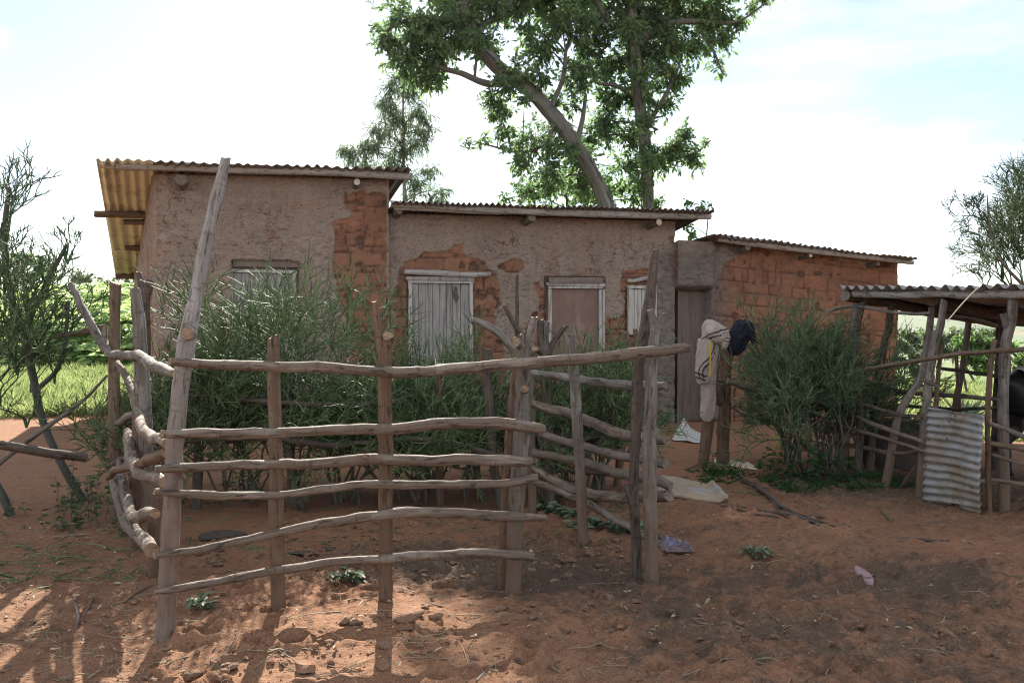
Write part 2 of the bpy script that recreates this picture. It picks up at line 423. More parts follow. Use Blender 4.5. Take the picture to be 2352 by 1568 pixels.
dung = .40 * sst(-.3, .8, XX + (YY - 4.5) * .25) * (1 - sst(7.5, 10, YY))
def blob(cx, cy, r, a): return a * np.exp(-(((XX - cx) / r) ** 2 + ((YY - cy) / (r * .8)) ** 2))
dung = dung + blob(-.2, 5.5, .85, .75) + blob(-1.0, 5.9, .8, .5) + blob(.9, 4.3, .5, .35) + blob(2.5, 5.2, .5, .5) + blob(1.9, 4.2, .8, .3) + blob(.5, 5.2, .7, .35) + blob(1.6, 5.3, .5, .3)
dung = dung + blob(-2.1, 5.0, .8, .15) + blob(3.2, 8.6, 1.0, .5) + blob(4.6, 8.6, 1.6, .6) - blob(-2.5, 3.9, .7, .2)
rough_amt = np.clip(.5 + dung, 0, 1.2) * nearm
ZZ = ZZ + nearm * .012 * fbm(xyz(XX * 5, YY * 5), 3, 11)
ZZ = ZZ + rough_amt * (.032 * np.maximum(0, fbm(xyz(XX * 11, YY * 11), 3, 23)) + .024 * fbm(xyz(XX * 22, YY * 22), 2, 31))
# hoof prints
hp = np.random.default_rng(5)
for _ in range(170):
    px, py = hp.uniform(-1.6, 3.4), hp.uniform(3.6, 7.2); r = hp.uniform(.045, .09)
    i0, i1 = np.searchsorted(gx, [px - 3 * r, px + 3 * r]); j0, j1 = np.searchsorted(gy, [py - 3 * r, py + 3 * r])
    q = ((XX[i0:i1, j0:j1] - px) ** 2 + (YY[i0:i1, j0:j1] - py) ** 2) / r ** 2
    ZZ[i0:i1, j0:j1] += hp.uniform(.018, .05) * (-np.exp(-q * 1.6) + .75 * np.exp(-(q - 1.6) ** 2 * 1.3))
green = np.zeros_like(XX)
green = np.maximum(green, sst(14.0, 15.2, YY - .18 * (XX + 7) + .5 * fbm(xyz(XX * .7, YY * .7), 2, 2)) * (1 - sst(-4.6, -3.6, XX - .0 * YY + (YY - 14) * .3)))
green = np.maximum(green, sst(13.2, 14.4, YY) * sst(5.2, 6.2, XX) * (1 - sst(15.2, 15.6, YY)) + sst(17.2, 18.2, YY))
green = np.where(YY > 22, 1, green)
ni, nj = XX.shape
idx = np.arange(ni * nj).reshape(ni, nj)
Qg = np.stack([idx[:-1, :-1], idx[1:, :-1], idx[1:, 1:], idx[:-1, 1:]], -1).reshape(-1, 4)
g = Geo().add(np.stack([XX, YY, ZZ], -1), Qg, dung=np.clip(dung, 0, 1).ravel(), green=green.ravel())
struct(g.build('ground', M_EARTH))
def gsurf(X, Y): return gz(X, Y)
# far hills
hx = np.linspace(-2500, 2500, 160); hy = np.linspace(500, 2400, 60)
HX, HY = np.meshgrid(hx, hy, indexing='ij')
HZ = -36 + 62 * sst(560, 1500, HY + 220 * fbm(xyz(HX / 600, HY / 600), 3, 4)) + 10 * fbm(xyz(HX / 200, HY / 200), 3, 9) * sst(560, 900, HY)
m, nt, out = newmat('terraced_hill'); N = NB(nt)
gp = N('NewGeometry').outputs['Position']
vo = N('TexVoronoi', {'Vector': N.mapping(gp, (.02, .007, .02)), 'Scale': 1.}); vo.feature = 'F1'
c = N.mix(N('SeparateColor', {0: vo.outputs['Color']}).outputs[0], (.055, .095, .03), (.125, .155, .06))
c = N.mix(N.math('MULTIPLY', N.step(N('SeparateColor', {0: vo.outputs['Color']}).outputs[1], .75, .8), .6), c, (.19, .14, .08))
c = N.mix(N.step(N.noise(N.mapping(gp, (.09, .05, .09)), 1, 3), .60, .64), c, (.02, .045, .018))
finish(N, out, c, .95)
ii = np.arange(160 * 60).reshape(160, 60)
struct(Geo().add(np.stack([HX, HY, HZ], -1), np.stack([ii[:-1, :-1], ii[1:, :-1], ii[1:, 1:], ii[:-1, 1:]], -1).reshape(-1, 4)).build('hills', m))
# ------------------------------------------------------------------ houses
TH = math.atan(.306)
FO = np.array([0, 12.57, 0]); FE = np.array([math.cos(TH), math.sin(TH), 0]); FN = np.array([math.sin(TH), -math.cos(TH), 0])
def FP(s, z, off=0.):
    s, z, off = np.broadcast_arrays(np.asarray(s, float), np.asarray(z, float), np.asarray(off, float))
    return FO + s[..., None] * FE + off[..., None] * FN + z[..., None] * np.array([0, 0, 1.])
def fac(x, y, off=0.):
    d = ray(x, y); o = FO + off * FN
    t = ((o - CAM) @ FN) / (d @ FN); p = CAM + d * t
    return float((p - o) @ FE), float(p[2])
def fs(x, off=0.): return fac(x, 700, off)[0]
c2 = lambda x, y: (516.8 + .29297 * x, 344.5 + .29297 * y)
c3 = lambda x, y: (1091 + .29297 * x, 401.9 + .29297 * y)
def sdf_poly(S, Z, poly):
    """signed distance, positive inside"""
    x, y = S.ravel(), Z.ravel(); d = np.full(x.shape, 1e9); ins = np.zeros(x.shape, bool)
    n = len(poly)
    for i in range(n):
        ax, ay = poly[i]; bx, by = poly[(i + 1) % n]
        ex, ey = bx - ax, by - ay
        t = np.clip(((x - ax) * ex + (y - ay) * ey) / (ex * ex + ey * ey + 1e-12), 0, 1)
        d = np.minimum(d, np.hypot(x - ax - t * ex, y - ay - t * ey))
        cnd = (ay > y) != (by > y)
        ins ^= cnd & (x < ex * (y - ay) / (ey if abs(ey) > 1e-9 else 1e-9) + ax)
    return np.where(ins, d, -d).reshape(S.shape)
def bricks(S, Z, seed, thin=True, slope=0.):
    rs = np.random.default_rng(seed)
    z = Z + slope * S + .012 * fbm(xyz(S * 2.5, Z * 2.5), 2, seed) + .006 * fbm(xyz(S * 9, Z * 9), 2, seed + 3)
    hs = []
    zc = -1.2
    k = 0
    while zc < 5:
        h = rs.uniform(.16, .225) if ((not thin and rs.random() < .78) or (thin and k % 2 == 0)) else rs.uniform(.06, .10)
        hs.append(zc); zc += h; k += 1
    hs = np.array(hs); ci = np.clip(np.searchsorted(hs, z) - 1, 0, len(hs) - 2)
    dz = np.minimum(z - hs[ci], hs[ci + 1] - z)
    tone = np.zeros(S.shape); ds = np.zeros(S.shape); bid = np.zeros(S.shape)
    z = z + .014 * fbm(xyz(S * 1.1, Z * 1.1, 7.), 2, seed + 12)
    sw = S + .022 * fbm(xyz(S * 3, Z * 3, 5.), 2, seed + 9)
    for c in range(len(hs) - 1):
        mk = ci == c
        if not mk.any(): continue
        small = (hs[c + 1] - hs[c]) < .12
        b = [-7.5]
        while b[-1] < 9: b.append(b[-1] + (rs.uniform(.12, .34) if small else rs.choice([rs.uniform(.10, .16), rs.uniform(.2, .30), rs.uniform(.30, .46), rs.uniform(.34, .46)])))
        b = np.array(b); ss = sw[mk]; bi = np.clip(np.searchsorted(b, ss) - 1, 0, len(b) - 2)
        ds[mk] = np.minimum(ss - b[bi], b[bi + 1] - ss)
        tt = rs.uniform(0, 1, len(b)); tone[mk] = tt[bi]; bid[mk] = bi * 31 + c * 7
    d = np.minimum(dz, ds)
    miss = fbm(xyz(S * 6, Z * 6, 2.), 2, seed + 21)
    j = 1 - sst(.001, .009 + .016 * np.clip(miss, -.5, 1), d)
    face = (_h(bid.astype(np.int64), np.zeros_like(bid, np.int64), np.zeros_like(bid, np.int64), seed) - .5) * .016
    return tone, j, face - .028 * j
def facade(name, s0, s1, zb, ztop, exposed, openings, seed, parent, plaster_default=1, off=0., round_l=0., thin=True, slope=0., bulge=None, sides=None, depth_dirs=None, depth=5., wetf=None, extra_plaster=(), step=.02, back_top=None):
    ns = int((s1 - s0) / step) + 1; nz = int(3.7 / step)
    s = np.linspace(s0, s1, ns); v = np.linspace(0, 1, nz)
    S = np.repeat(s[:, None], nz, 1); Z = zb + v[None] * (ztop(s)[:, None] - zb)
    warp = .03 * fbm(xyz(S * 7, Z * 7, 1.), 3, seed + 40) + .012 * fbm(xyz(S * 25, Z * 25), 2, seed + 44)
    ex = np.full(S.shape, -1e9) if plaster_default else np.full(S.shape, 1e9)
    for poly in exposed:
        ex = np.maximum(ex, sdf_poly(S, Z, [fac(*q, off) for q in poly]))
    for poly in extra_plaster:
        ex = np.minimum(ex, -sdf_poly(S, Z, [fac(*q, off) for q in poly]))
    pl = 1 - sst(-.006, .006, ex + warp)
    # small scattered losses
    sp = fbm(xyz(S * 2.2, Z * 2.2, 8.), 3, seed + 60)
    pl = pl * (1 - sst(.80, .82, sp)) if plaster_default else pl
    tone, j, bh = bricks(S, Z, seed, thin, slope)
    ph = .024 + .016 * fbm(xyz(S * 3.2, Z * 3.2), 3, seed + 2) + .009 * fbm(xyz(S * 18, Z * 24), 3, seed + 5) - .018 * sst(.22, .42, fbm(xyz(S * 14, Z * 20), 2, seed + 8))
    cr = np.abs(fbm(xyz(S * 3.0, Z * 2.0, 3.), 4, seed + 70)); ph = ph - .018 * (1 - sst(.0, .02, cr)) * sst(.0, .2, fbm(xyz(S, Z), 2, seed))
    bh = bh + .009 * fbm(xyz(S * 20, Z * 20), 3, seed + 4)
    H = off + pl * ph + (1 - pl) * bh
    H = H + .03 * fbm(xyz(S * .6, Z * .6), 2, seed + 1)
    if bulge: H = H + bulge(S, Z)
    for (xa, xb, za, zt, dep, wav) in openings:
        w = wav * fbm(xyz(S * 5, Z * 5, 4.), 2, seed + 50)
        ins = np.minimum(np.minimum(S - xa, xb - S), np.minimum(Z - za, zt - Z)) + w
        H = np.where(ins > 0, off - dep, H)
    if round_l:
        q = np.clip((round_l - (S - s0)) / round_l, 0, 1); H = H - round_l * (1 - np.sqrt(1 - q * q * .98))
    V = FP(S, Z, H)
    g = Geo(); ii = np.arange(ns * nz).reshape(ns, nz)
    wet = wetf(S, Z) if wetf else np.zeros(S.shape)
    g.add(V, np.stack([ii[:-1, :-1], ii[1:, :-1], ii[1:, 1:], ii[:-1, 1:]], -1).reshape(-1, 4), plaster=pl.ravel(), tone=tone.ravel(), joint=j.ravel(), wet=np.clip(wet, 0, 1).ravel())
    # side and rear walls
    bl, br = depth_dirs
    def side(edge, bdir, flip, pm):
        nd = int(depth / .05); t = np.linspace(0, depth, nd); zz = np.linspace(0, 1, 70)
        e0 = edge[0]
        topd = (back_top - edge[-1][2])
        Vs = np.zeros((nd, 70, 3)); zt = edge[-1][2] + topd * t / depth
        Zs = zb + zz[None] * (zt[:, None] - zb)
        base = np.array([np.interp(zz, v, edge[:, 0]), np.interp(zz, v, edge[:, 1])]).T
        Ts = np.repeat(t[:, None], 70, 1)
        to, jj, hh = bricks(Ts, Zs, seed + 300, thin); nd_ = np.array([bdir[1], -bdir[0], 0]) * (1 if flip else -1)
        rough = (hh + .02 * fbm(xyz(Ts * 3, Zs * 3), 3, seed + 7)) * sst(0, .1, Ts)
        Vs[..., :2] = base[None] + bdir[None, None, :2] * Ts[..., None]; Vs[..., 2] = Zs
        Vs = Vs + nd_ * rough[..., None]
        k = np.arange(nd * 70).reshape(nd, 70); q = np.stack([k[:-1, :-1], k[1:, :-1], k[1:, 1:], k[:-1, 1:]], -1).reshape(-1, 4)
        if not flip: q = q[:, ::-1]
        pls = (1 - sst(-.1, .1, fbm(xyz(Ts * .8, Zs * .8), 3, seed + 77) + pm))
        g.add(Vs, q, plaster=pls.ravel(), tone=to.ravel(), joint=jj.ravel(), wet=0 * Ts.ravel())
        return Vs
    L = side(V[0], bl, False, -.25); Rr = side(V[-1], br, True, .1)
    a, b = L[-1][[0, -1]], Rr[-1][[0, -1]]
    nb = 40; tt = np.linspace(0, 1, nb)[:, None]
    Vb = np.concatenate([a[0] + (b[0] - a[0]) * tt, a[1] + (b[1] - a[1]) * tt])
    k = np.arange(nb); q = np.stack([k[1:], k[:-1], nb + k[:-1], nb + k[1:]], -1)
    g.add(Vb, q, plaster=np.ones(2 * nb), tone=np.full(2 * nb, .5), joint=np.zeros(2 * nb), wet=np.zeros(2 * nb))
    return g.build('wall', M_WALL, parent)
def roof(name, sa, sb, zf, off, L, dirs, drop, pitch, amp, seed, mat, parent, sheets=2, jag=.03, sag=.012, split=0.):
    """corrugated sheets, lapped down the slope; dirs: plan directions of the two ends"""
    rs = np.random.default_rng(seed); w = sb - sa
    na = int(w / pitch * 10); u = np.linspace(0, 1, na); g = Geo()
    edges = np.arange(0, w + .8, .76)
    offs = rs.uniform(-jag, jag, len(edges) + 2)
    for k in range(sheets):
        t0 = k / sheets; t1 = (k + 1) / sheets + (.05 if k < sheets - 1 else 0)
        nt_ = 12; t = np.linspace(t0, t1, nt_)
        U, T = np.meshgrid(u, t, indexing='ij'); s = sa + U * w
        D = dirs[0][None, None] * (1 - U[..., None]) + dirs[1][None, None] * U[..., None]
        ph = s / pitch + .55 * fbm(xyz(s * 1.6, 0 * s, k), 3, seed)
        a = amp * (1 + .9 * fbm(xyz(s * 4, T * 1.5, k), 3, seed + 3))
        z = zf(s) - drop * T + a * np.cos(2 * math.pi * ph) + 1.5 * sag * fbm(xyz(s * 2.2, T * 3, k), 4, seed + 5) - .012 * k
        sh = offs[np.clip(np.searchsorted(edges, U * w) - 1, 0, len(offs) - 1)] + .012 * fbm(xyz(s * 8, 0 * s), 2, seed + 9)
        B = FP(s, 0 * s, off) + D * (T * L)[..., None] - D * (sh * (T == t0))[..., None]
        V = B.copy(); V[..., 2] = z
        n = na * nt_; ii = np.arange(n).reshape(na, nt_)
        V2 = V.copy(); V2[..., 2] -= .005
        q = np.stack([ii[:-1, :-1], ii[1:, :-1], ii[1:, 1:], ii[:-1, 1:]], -1).reshape(-1, 4)
        VV = np.concatenate([V.reshape(-1, 3), V2.reshape(-1, 3)])
        def rim(l): return np.stack([l[:-1], l[:-1] + n, l[1:] + n, l[1:]], -1)
        Q = np.concatenate([q, q[:, ::-1] + n, rim(ii[:, 0]), rim(ii[::-1, -1]), rim(ii[0, ::-1]), rim(ii[-1])])
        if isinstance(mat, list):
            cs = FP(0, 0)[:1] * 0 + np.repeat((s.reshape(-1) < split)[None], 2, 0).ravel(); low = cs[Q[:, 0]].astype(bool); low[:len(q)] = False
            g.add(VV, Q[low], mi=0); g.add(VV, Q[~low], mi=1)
        else: g.add(VV, Q)
    return g.build(name, mat, parent)
def bdir(deg): return np.array([-math.sin(R(deg)), math.cos(R(deg)), 0])
M_TIN = tin_mat('rusty_tin', (.12, .102, .09), (.18, .158, .14), (.12, .07, .045), .45)
M_TINLIT = tin_mat('bounce_lit_tin', (.60, .57, .41), (.68, .65, .48), (.40, .31, .20), .36, metal=.05)  # overhang underside: ground bounce light put into a paler, yellower tin colour
M_TINS = tin_mat('shed_tin', (.22, .20, .19), (.30, .28, .265), (.24, .11, .08), .4)
M_TING = tin_mat('galvanised_tin', (.20, .20, .195), (.29, .29, .28), (.175, .14, .10), .42, metal=.3, rough=.5)
M_PLANK = plain_mat('grey_plank', (.235, .215, .198), (.325, .30, .278), 14, .8, .35, .006, (.165, .145, .128), stretch=(6, 6, .45))
M_FRAME = plain_mat('pale_frame', (.37, .345, .31), (.46, .43, .39), 16, .75, .3, .005, (.27, .23, .19), stretch=(5, 5, .5))
M_PANEL = plain_mat('brown_panel', (.165, .098, .073), (.205, .128, .098), 9, .65, .15, .004, (.27, .175, .14), stretch=(1.5, 1.5, .6))
M_DOOR = plain_mat('dark_door_wood', (.135, .10, .078), (.17, .13, .10), 12, .8, .3, .005, (.11, .08, .062), stretch=(4, 4, .5))
M_LINTEL = plain_mat('mud_lintel', (.15, .115, .095), (.20, .155, .13), 12, .9, .4, .01)

def rafter(par, x, y, r, off, pale=False, back=.35, seed=0):
    s, z = fac(x, y, off); r = r * 12.4 / F_PX
    a = FP(s, z, off); b = a + bdir(18) * (off + back); b[2] -= (off + back) * .12
    g = Geo(); pole(g, [[*b, r], [*((a + b) / 2), r], [*a, r * .96]], 14, .06, seed, .1)
    return g.build('rafter', [M_GREY, M_CUTP if pale else M_CUTD], par)
def logf(par, name, pts, off, mats, seed=0, **kw):
    rows = []
    for x, y, r in pts:
        s, z = fac(x, y, off); p = FP(s, z, off); rows.append([*p, r * p[1] / F_PX])
    g = Geo(); pole(g, rows, 12, .06, seed, .12, knots=1, **kw); return g.build(name, mats, par)
def plank_door(par, x0, x1, yt, zb, off, nplank, mat, frame=M_FRAME, fw=.05, seed=0, name='door', hinge=True, stain=None, frame_sides=(1, 1)):
    """planks and frame of a door or shutter on the facade"""
    rs = np.random.default_rng(seed)
    s0, zt = fac(x0, yt, off); s1, _ = fac(x1, yt, off)
    g = Geo(); w = (s1 - s0) / nplank; e = s0
    for k in range(nplank):
        ww = w * (1 + rs.uniform(-.12, .12)) if k < nplank - 1 else s1 - e
        h = zt - zb + rs.uniform(-.012, .0)
        box(g, FP(e + ww / 2, zb + h / 2, off + rs.uniform(-.004, .004)), FE + np.array([0, 0, rs.normal(0, .002)]), FN, (0, 0, 1), ww - .007, .024, h)
        e += ww
    d = g.build(name, mat, par, smooth=False)
    g = Geo(); box(g, FP((s0 + s1) / 2, (zb + zt) / 2, off - .03), FE, FN, (0, 0, 1), s1 - s0 - .02, .02, zt - zb - .02); g.build('ledge_board', M_DOOR, d, smooth=False)
    if frame:
        g = Geo()
        if frame_sides[0]: box(g, FP(s0 - fw / 2 - .004, (zb + zt) / 2, off + .006), FE, FN, (0, 0, 1), fw, .07, zt - zb, jit=.004)
        if frame_sides[1]: box(g, FP(s1 + fw / 2 + .004, (zb + zt) / 2, off + .006), FE, FN, (0, 0, 1), fw, .07, zt - zb, jit=.004)
        box(g, FP((s0 + s1) / 2, zt + fw / 2 + .003, off + .010), FE, FN, (0, 0, 1), s1 - s0 + 2 * fw + .02, .075, fw, jit=.004)
        g.build('frame', frame, d, smooth=False)
    return d, s0, s1, zt
# ---- tall house
s_l, s_r = fs(350), fs(891)
p0 = FP(s_l, 0); hA = thing('mud_house', 'tall mud plastered house with a grey plank door and a deep tin roof overhang', 'house', p0, 'mud houses in one row')
zA = lambda s: np.interp(s, [fac(225, 366, .53)[0], fac(945, 388, .53)[0]], [fac(225, 366, .53)[1], fac(945, 388, .53)[1]])
expA = [[c2(*q) for q in [(945, 350), (1000, 335), (1080, 330), (1110, 345), (1160, 325), (1230, 345), (1266, 380), (1264, 1500), (1260, 2500), (960, 2500), (1000, 1500), (930, 1300), (880, 1190), (855, 1000), (835, 880), (850, 760), (860, 640), (830, 565), (900, 545), (995, 520), (985, 480), (935, 470), (930, 380)]],
        [c2(*q) for q in [(345, 660), (380, 635), (388, 690), (360, 706)]], [(372, 800), (385, 792), (395, 806), (388, 820), (374, 815)]]
sA0, zA0 = fac(533, 599); sA1, _ = fac(688, 613)
facade('wall', s_l, s_r, -.3, lambda s: zA(s) - .085, expA, [(sA0, sA1, .02, zA0, .11, .012)], 11, hA, off=.10, round_l=.22,
       depth_dirs=(bdir(25.5), bdir(18)), depth=6.0, back_top=2.55)
roofA = roof('roof', fs(225, .53), fs(945, .53), zA, .53, 7.0, (bdir(22.8), bdir(19)), 1.08, .125, .017, 21, [M_TINLIT, M_TIN], hA, sheets=3, split=s_l + .06)
logf(hA, 'eave_pole', [(262, 380, 9), (400, 383, 10.5), (560, 389, 10.5), (750, 394, 10), (945, 405, 9)], .36, [M_EAVE, M_CUTD], 3)
logf(hA, 'eave_pole', [(232, 378, 8), (290, 383, 8), (330, 386, 7)], .33, [M_EAVE, M_CUTD], 4)
rafter(hA, 415, 413, 12, .34, False, seed=5); rafter(hA, 820, 418, 7, .36, True, seed=6)
# purlins under the overhang
FL = FP(fs(225, .53), 0, .53); FR = FP(fs(945, .53), 0, .53)
for k, (t, ext, rr) in enumerate(((.32, -.12, .05), (.345, .25, .04), (.62, .22, .045), (.965, .02, .055))):
    a = FL + bdir(22.8) * 6.9 * t; b = FR + bdir(19) * 6.9 * t; d = nrm(b - a)
    z0 = float(zA(fs(225, .53))) - 1.06 * t - .075; z1 = float(zA(fs(945, .53))) - 1.06 * t - .075
    a = a + d * ext; a[2] = z0 - (.06 if k == 1 else 0); b[2] = z1
    g = Geo(); pole(g, [[*a, rr], [*((a + b) / 2), rr], [*b, rr]], 8, .04, 30 + k, .05); g.build('purlin', [M_BROWN, M_CUTD], hA)
dA, *_ = plank_door(hA, 536, 672, 626, .03, .015, 7, M_PLANK, fw=.045, seed=2)
g = Geo(); sa, za = fac(612, 607); box(g, FP(sa, za, .0), FE, FN, (0, 0, 1), sA1 - sA0 - .02, .16, .075, jit=.006); g.build('lintel', M_LINTEL, hA, smooth=False)
# ---- middle house
s_m0, s_m1 = s_r + .006, fs(1548)
hB = thing('mud_house', 'long low mud house with peeling plaster, three doors and a small shuttered window', 'house', FP(s_m0, 0), 'mud houses in one row')
qB = [(905, 462), (1640, 485)]
zB = lambda s: np.interp(s, [fac(*q, .54)[0] for q in qB], [fac(*q, .54)[1] for q in qB])
expB = [[c2(*q) for q in [(1395, 905), (1390, 880), (1500, 860), (1560, 800), (1720, 800), (1770, 780), (1790, 745), (1870, 735), (1870, 820), (1960, 840), (2050, 890), (2060, 950), (2120, 960)]] +
        [c3(*q) for q in [(165, 770), (185, 850), (190, 960), (205, 1010), (150, 1080), (160, 1130), (150, 1230), (230, 1300), (235, 1600), (235, 2500)]] +
        [c2(*q) for q in [(1330, 3400), (1330, 1480), (1330, 1300), (1300, 1230), (1300, 1190), (1340, 1100), (1360, 1000), (1350, 950)]],
        [c3(*q) for q in [(215, 690), (300, 655), (370, 670), (390, 720), (340, 775), (240, 770), (150, 710)]],
        [c3(*q) for q in [(450, 840), (500, 840), (520, 890), (565, 900), (575, 1075), (575, 2400), (400, 2400), (400, 1180), (450, 1085), (500, 1070), (500, 950), (470, 900)]],
        [c3(*q) for q in [(1160, 760), (1250, 740), (1330, 725), (1375, 740), (1390, 840), (1440, 1500), (1440, 2500), (1020, 2500), (1020, 1120), (1100, 1130), (1150, 1090), (1170, 1000), (1145, 900)]],
        [c3(*q) for q in [(1510, 490), (1600, 480), (1605, 525), (1520, 540)]]]
o1 = fac(937, 640), fac(1086, 640); o2 = fac(1251, 652), fac(1388, 652); o3 = fac(1438, 660), fac(1506, 775)
facade('wall', s_m0, s_m1, -.3, lambda s: zB(s) - .10, expB, [(o1[0][0], o1[1][0], .02, o1[0][1], .10, .006), (o2[0][0], o2[1][0], .02, fac(1300, 636)[1], .09, .012), (o3[0][0], o3[1][0], o3[1][1], o3[0][1], .07, .006)],
       37, hB, off=0., depth_dirs=(bdir(18), bdir(18)), depth=4.8, back_top=2.5,
       wetf=lambda S, Z: sst(fs(1470), fs(1530), S) * (1 - sst(2.55, 2.75, Z)) * .9)
roof('roof', fs(903, .54), fs(1638, .54), zB, .54, 5.7, (bdir(18), bdir(17)), .77, .083, .0155, 22, M_TIN, hB, sheets=3, jag=.045)
logf(hB, 'eave_pole', [(898, 469, 8), (1000, 474, 8), (1160, 483, 9), (1400, 492, 9), (1630, 496, 8)], .36, [M_EAVE, M_CUTD], 7)
logf(hB, 'eave_pole', [(905, 477, 5), (1010, 481, 6), (1150, 489, 5)], .33, [M_EAVE, M_CUTD], 8)
rafter(hB, 918, 482, 9, .30, False, seed=9); rafter(hB, 1222, 499, 9.5, .33, False, seed=10); rafter(hB, 1514, 510, 7.5, .36, True, seed=12)
dB, sb0, sb1, zbt = plank_door(hB, 946, 1077, 650, .03, .0, 8, M_PLANK, fw=.05, seed=3)
logf(hB, 'lintel_pole', [(927, 624, 6), (1000, 627, 7), (1080, 631, 7), (1126, 629, 5)], .07, [M_EAVE, M_CUTD], 13)
g = Geo(); sa, za = fac(1010, 641); box(g, FP(sa, za, .03), FE, FN, (0, 0, 1), .98, .08, .05, jit=.006); g.build('lintel_board', M_PLANK, hB, smooth=False)
# burnt hand hole of the plank door
g = Geo()
for (x, y, w_, h_) in ((1046, 668, 9, 16), (1047, 684, 12, 16), (1043, 676, 7, 12), (1050, 678, 6, 20)):
    s, z = fac(x, y, .02); k = 18; a = np.linspace(0, 2 * math.pi, k, endpoint=False); rr = 1 + .25 * rng.normal(0, 1, k)
    ring = FP(s + np.cos(a) * rr * w_ * .0062 * .6, z + np.sin(a) * rr * h_ * .0062 * .6, .0165 + .0006 * (x % 5))
    g.add(np.vstack([ring, FP(s, z, .0165 + .0006 * (x % 5))]), None, [[i, (i + 1) % k, k] for i in range(k)])
M_SOOT = plain_mat('soot_stain', (.05, .045, .04), (.12, .11, .10), 60, .9); g.build('soot_stain', M_SOOT, dB, smooth=False)
# panel door with pale frame
s0, zt = fac(1268, 664); s1, _ = fac(1376, 664)
g = Geo(); box(g, FP((s0 + s1) / 2, (zt + .03) / 2, -.055), FE, FN, (0, 0, 1), s1 - s0, .03, zt - .03); dP = g.build('panel_door', M_PANEL, hB, smooth=False)
g = Geo()
for sx, w_ in ((s0 - .028, .05), (s1 + .028, .05), (s1 + .072, .03)): box(g, FP(sx, (zt + .03) / 2, -.03 + (.012 if w_ < .04 else 0)), FE, FN, (0, 0, 1), w_, .06, zt - .03, jit=.003)
box(g, FP((s0 + s1) / 2, zt + .03, -.025), FE, FN, (0, 0, 1), s1 - s0 + .12, .07, .035, jit=.003)
box(g, FP((s0 + s1) / 2, zt + .075, -.01), FE, FN, (0, 0, 1), s1 - s0 + .17, .07, .045, jit=.004); g.build('frame', M_FRAME, dP, smooth=False)
g = Geo(); sa, za = fac(1322, 644); box(g, FP(sa, za, .0), FE, FN, (0, 0, 1), .86, .12, .075, jit=.01); g.build('lintel', M_LINTEL, hB, smooth=False)
# shutter
wB, *_ = plank_door(hB, 1449, 1499, 663, fac(1470, 768)[1], .02, 7, M_FRAME, fw=.05, seed=4, name='window_shutter')
logf(hB, 'lintel_pole', [(1441, 645, 5), (1462, 644, 5), (1478, 640, 5), (1508, 640, 4)], .05, [M_EAVE, M_CUTD], 14)
# ---- brick house
s_b0, s_b1 = s_m1 + .006, fs(2063)
hC = thing('brick_house', 'low red mud brick house with a dark wooden door at its plastered end', 'house', FP(s_b0, 0), 'mud houses in one row')
qC = [(1600, 533), (1650, 538), (2105, 594)]
zC = lambda s: np.interp(s, [fac(*q, .42)[0] for q in qC], [fac(*q, .42)[1] for q in qC])
plC = [[c3(*q) for q in [(1300, 300), (2075, 300), (2075, 590), (2060, 640), (1960, 700), (1940, 760), (1900, 840), (1890, 900), (1860, 960), (1850, 2600), (1300, 2600)]],
       [(1738, 560), (1760, 575), (1800, 583), (1812, 576), (1830, 592), (1860, 585), (1870, 578)], [(1880, 588), (1905, 590), (1925, 597), (1945, 603), (1960, 595), (1975, 612), (2000, 600), (1990, 588)]]
od = fac(1549, 664), fac(1633, 664)
topC = lambda s: np.interp(s, [s_b0, fs(1610), fs(1650), fs(2105)], [fac(1560, 553)[1], fac(1610, 556)[1], fac(1650, 552)[1], fac(2105, 610)[1]])
facade('wall', s_b0, s_b1, -.75, topC, [], [(od[0][0], od[1][0], -.05, od[0][1], .26, .01)], 53, hC, plaster_default=0, off=-.02, extra_plaster=plC, thin=False, slope=.085,
       bulge=lambda S, Z: .13 * (1 - sst(fs(1625), fs(1648), S)) * sst(fac(1590, 664)[1] - .01, fac(1590, 655)[1], Z),
       depth_dirs=(bdir(18), bdir(20)), depth=3.6, back_top=2.1,
       wetf=lambda S, Z: (1 - sst(fs(1632), fs(1690), S + .12 * fbm(xyz(S * 4, Z * 4), 2, 3))) * (1 - .55 * sst(2.5, 2.75, Z)))
roof('roof', fs(1640, .42), fs(2105, .42), lambda s: zC(s), .42, 4.7, (bdir(30), bdir(18)), .57, .108, .017, 23, M_TIN, hC, sheets=2, jag=.04)
logf(hC, 'eave_pole', [(1648, 549, 6), (1750, 562, 8), (1900, 580, 7), (2095, 603, 5)], .26, [M_EAVE, M_CUTD], 15)
rafter(hC, 1718, 569, 7.5, .26, False, seed=16); rafter(hC, 1862, 587, 4.5, .26, True, seed=17); rafter(hC, 2018, 605, 6, .24, False, seed=18)
s0, zt = fac(1560, 668, -.2); s1, _ = fac(1631, 668, -.2)
g = Geo(); nb = 1
for k in range(nb): box(g, FP(s0 + (s1 - s0) * (k + .5) / nb, zt / 2, -.20 + .004 * k), FE, FN, (0, 0, 1), (s1 - s0) / nb - .005, .03, zt - .02)
dC = g.build('door', M_DOOR, hC, smooth=False)
g = Geo(); box(g, FP(s0 - .035, zt / 2, -.16), FE, FN, (0, 0, 1), .06, .08, zt, jit=.004); box(g, FP(s1 + .02, zt / 2, -.17), FE, FN, (0, 0, 1), .045, .08, zt, jit=.004); g.build('frame', M_DOOR, dC, smooth=False)
